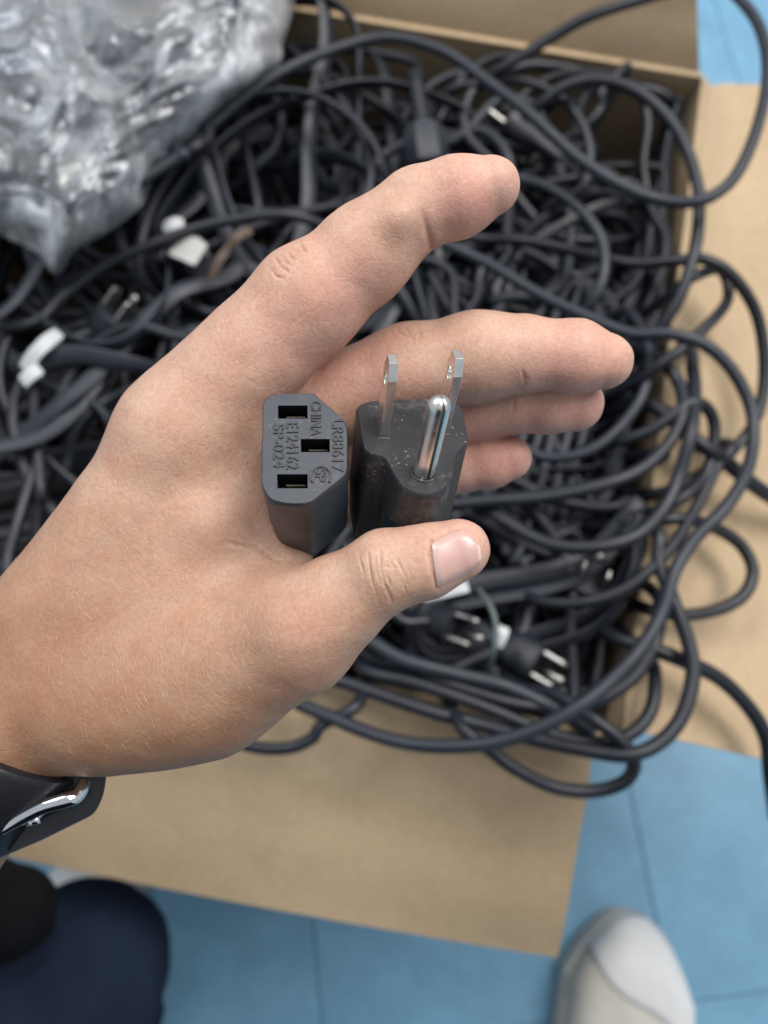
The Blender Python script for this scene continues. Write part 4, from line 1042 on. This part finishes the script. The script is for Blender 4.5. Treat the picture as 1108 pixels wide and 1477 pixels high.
def shoe(toe, axis, tp, label=None):
    # toe: world point of the toe tip on the floor; axis: direction from toe to heel
    a = Vector(axis).normalized(); s = Vector((-a.y, a.x, 0)); up = Vector((0, 0, 1))
    def hw(q): return .050 * (min(1, q / .055) ** .5 if q < .055 else 1) * (1 - .18 * max(0, (q - .09)) / .16) * 1.0
    def asym(q): return .006 * math.sin(q * 11)
    def top(q): return .030 + .030 * (1 - math.exp(-q / .022)) + (.048 * min(1, max(0, q - .09) / .08))
    root = empty('shoe', toe); root.parent = tp; root.location = Vector(toe) - wloc(tp)
    if label: root['label'] = label
    Q = [.0006, .003, .007, .013, .02, .03, .042, .055, .07, .09, .11, .135, .16, .19, .22, .25, .27, .278]
    def rings(off, z0, zf, q0, q1, e):
        R = []
        for q in Q:
            if q < q0 or q > q1: continue
            k = 1 if q < .25 else max(.25, 1 - ((q - .25) / .03) ** 2)
            w = (hw(q) + off) * k; zt = zf(q); r = []
            for j in range(33):
                th = math.pi * j / 32
                x = w * math.copysign(abs(math.cos(th)) ** e, math.cos(th)); z = z0 + (zt - z0) * abs(math.sin(th)) ** e
                r.append(Vector(toe) + a * q + s * (x + asym(q)) + up * z)
            R.append(r)
        return R
    def open_loft(R, name, m):
        V = [p for r in R for p in r]; k = len(R[0]); F = []
        for i in range(len(R) - 1):
            for j in range(k - 1): F.append((i * k + j, i * k + j + 1, (i + 1) * k + j + 1, (i + 1) * k + j))
        F.append(tuple(range(k)));
        return mesh_obj(name, V, F, m, root)
    open_loft(rings(.0, .022, lambda q: top(q), 0, 1, .62), 'upper', M_SHOEB)
    # toe cap: front part, cut on a slant
    V = []; k = 33; F = []; nq = 16
    for i in range(nq):
        for j in range(k):
            sl = .5 - .5 * math.cos(math.pi * j / 32); q = .0006 + (.088 - .056 * sl) * (i / (nq - 1)) ** 1.6
            th = math.pi * j / 32; w = hw(q) + .0010; zt = top(q) + .0010
            V.append(Vector(toe) + a * (q - .0012) + s * (w * math.copysign(abs(math.cos(th)) ** .62, math.cos(th)) + asym(q)) + up * (.0225 + (zt - .0225) * abs(math.sin(th)) ** .62))
    for i in range(nq - 1):
        for j in range(k - 1): F.append((i * k + j, i * k + j + 1, (i + 1) * k + j + 1, (i + 1) * k + j))
    F.append(tuple(range(k)))
    o = mesh_obj('toe_cap', V, F, M_SHOEW, root); md = o.modifiers.new('thick', 'SOLIDIFY'); md.thickness = .0014; md.offset = -1
    # sole
    out = []
    for sg in (1, -1):
        seq = Q if sg == 1 else Q[::-1]
        for q in seq:
            k_ = 1 if q < .25 else max(.25, 1 - ((q - .25) / .03) ** 2); out.append(Vector(toe) + a * (q - .002) + s * (sg * (hw(q) + .004) * k_ + asym(q)))
    loft([[p + up * .0008 for p in out], [p + up * .02 for p in out], [p + up * .0235 for p in [Vector(toe) + a * .12 + (x - (Vector(toe) + a * .12)) * .985 for x in out]]], 'sole', M_SOLE, root)
    # laces
    for q in (.105, .125, .145, .165):
        pts = [Vector(toe) + a * (q + .006 * sg) + s * (sg * .022 + asym(q)) + up * (top(q) * (.93 if abs(sg) == 1 else 1.0) + .003) for sg in (-1, -.5, 0, .5, 1)]
        V, F = tube_vf(catmull(pts, 14), .0026); mesh_obj('lace', V, F, M_SHOEW, root)
    return root
tz = UZ(924, 1326, .035)
shoe((tz.x, tz.y, 0), UZ(880, 1600, .035) - tz, person)
tz = UZ(150, 1232, .035)
shoe((tz.x, tz.y, 0), UZ(40, 1480, .035) - tz, person)

# ================================================================== WRISTWATCH
# cross-section of the wrist: u across (in the picture), w into depth
wax = (MM(-3, 1048, 186) - MM(-330, 1500, 196)); wax /= np.linalg.norm(wax)
wdep = np.array((0, 0, -1.0)); wdep -= wax * (wdep @ wax); wdep /= np.linalg.norm(wdep); wu = np.cross(wdep, wax)
if wu[1] > 0: wu = -wu                 # pointing to the lower right of the picture
wc = MM(-14, 1062, 163) + wdep * 24
watch = empty('wristwatch', tuple(mm2w([wc])[0])); tag(watch, 'black strapped wristwatch with a polished steel buckle on the wrist', 'wristwatch')
M_STRAP = varied('strap_rubber', (.008, .008, .011), (.014, .014, .018), 60, .42, .2, .0004, 900)
M_CHROME = varied('polished_steel', (.8, .8, .82), (.7, .7, .72), 100, .1, 0, Metallic=1.0)
def wp(al, u, w): return wc + wax * al + wu * u + wdep * w
def hand_r(al, th):                    # radius of the wrist in direction th at axial position al
    d = wu * math.cos(th) + wdep * math.sin(th); t = np.linspace(5, 50, 180)
    P = (wc + wax * al)[None] + t[:, None] * d[None]; f = hand_sdf(P.astype(np.float32)); k = np.argmax(f > 0); return t[k]
NA = 64; ths = [2 * math.pi * k / NA for k in range(NA)]
def band(name, a0, a1, t0, t1, m, parent, bulge=0):
    A = [a0, a0 + 1.2, (a0 + a1) / 2, a1 - 1.2, a1]; R = {}
    rad = np.array([[hand_r(a, th) for th in ths] for a in A])
    rad = np.maximum.reduce([rad, np.roll(rad, 1, 1) * .99, np.roll(rad, -1, 1) * .99])
    V, F = [], []
    for i, a in enumerate(A):
        th_ = t1 - (1.0 if i in (0, 4) else 0)
        for k, th in enumerate(ths):
            b = bulge * max(0, math.cos(th)) ** 6
            for rr in (rad[i][k] + t0 + b * .3, rad[i][k] + th_ + b):
                V.append(wp(a, rr * math.cos(th), rr * math.sin(th)))
    I = lambda i, k, s: (i * NA + k % NA) * 2 + s
    for i in range(len(A) - 1):
        for k in range(NA):
            F += [(I(i, k, 1), I(i, k + 1, 1), I(i + 1, k + 1, 1), I(i + 1, k, 1)), (I(i, k, 0), I(i + 1, k, 0), I(i + 1, k + 1, 0), I(i, k + 1, 0))]
    for k in range(NA):
        F += [(I(0, k, 0), I(0, k + 1, 0), I(0, k + 1, 1), I(0, k, 1)), (I(4, k, 0), I(4, k, 1), I(4, k + 1, 1), I(4, k + 1, 0))]
    o = mesh_obj(name, mm2w(np.array(V)), F, m, parent); sharp(o, 50); return o
strap = band('strap', -24, -2, -.6, 2.6, M_STRAP, watch)
# strap tail and keeper standing off below the wrist, near the camera
def slab(name, pts, th, m, parent):    # pts: closed outline (px,py); between two distances
    ring = []
    for d, f in ((th[0], .96), (th[0] + .6, 1.0), (th[1] - .6, 1.0), (th[1], .96)):
        c = np.mean(np.array(pts), 0); ring.append([Vector(mm2w([MM(c[0] + (x - c[0]) * f, c[1] + (y - c[1]) * f, d)])[0]) for x, y in pts])
    return loft(ring, name, m, parent)
tail = round_poly([(60, 1128), (118, 1108), (155, 1108), (150, 1146), (137, 1174), (60, 1212), (-30, 1250), (-120, 1290), (-140, 1250), (-60, 1190), (10, 1150)], 12, 4)
slab('strap_tail', tail, (171, 186), M_STRAP, watch)
bar = catmull([Vector(mm2w([MM(x, y, d)])[0]) for x, y, d in ((-70, 1235, 168), (-20, 1206, 167.5), (20, 1184, 167), (60, 1164, 167), (95, 1154, 167.5), (112, 1147, 169), (122, 1132, 171), (126, 1118, 174))], 40)
V, F = tube_vf(bar, .0017, [(math.cos(2 * math.pi * k / 14) * 1.0, math.sin(2 * math.pi * k / 14) * .75) for k in range(14)])
bk = mesh_obj('buckle', V, F, M_CHROME, watch)
bar2 = catmull([Vector(mm2w([MM(x, y, d)])[0]) for x, y, d in ((-60, 1244, 171), (0, 1204, 170.5), (50, 1180, 170), (80, 1166, 170), (105, 1155, 170))], 24)
V, F = tube_vf(bar2, .0009); mesh_obj('buckle_pin', V, F, M_CHROME, bk)
V, F = tube_vf([Vector(mm2w([MM(40, 1186, 168.6)])[0]), Vector(mm2w([MM(58, 1180, 168.6)])[0])], .0011); mesh_obj('buckle_knob', V, F, M_CHROME, bk)
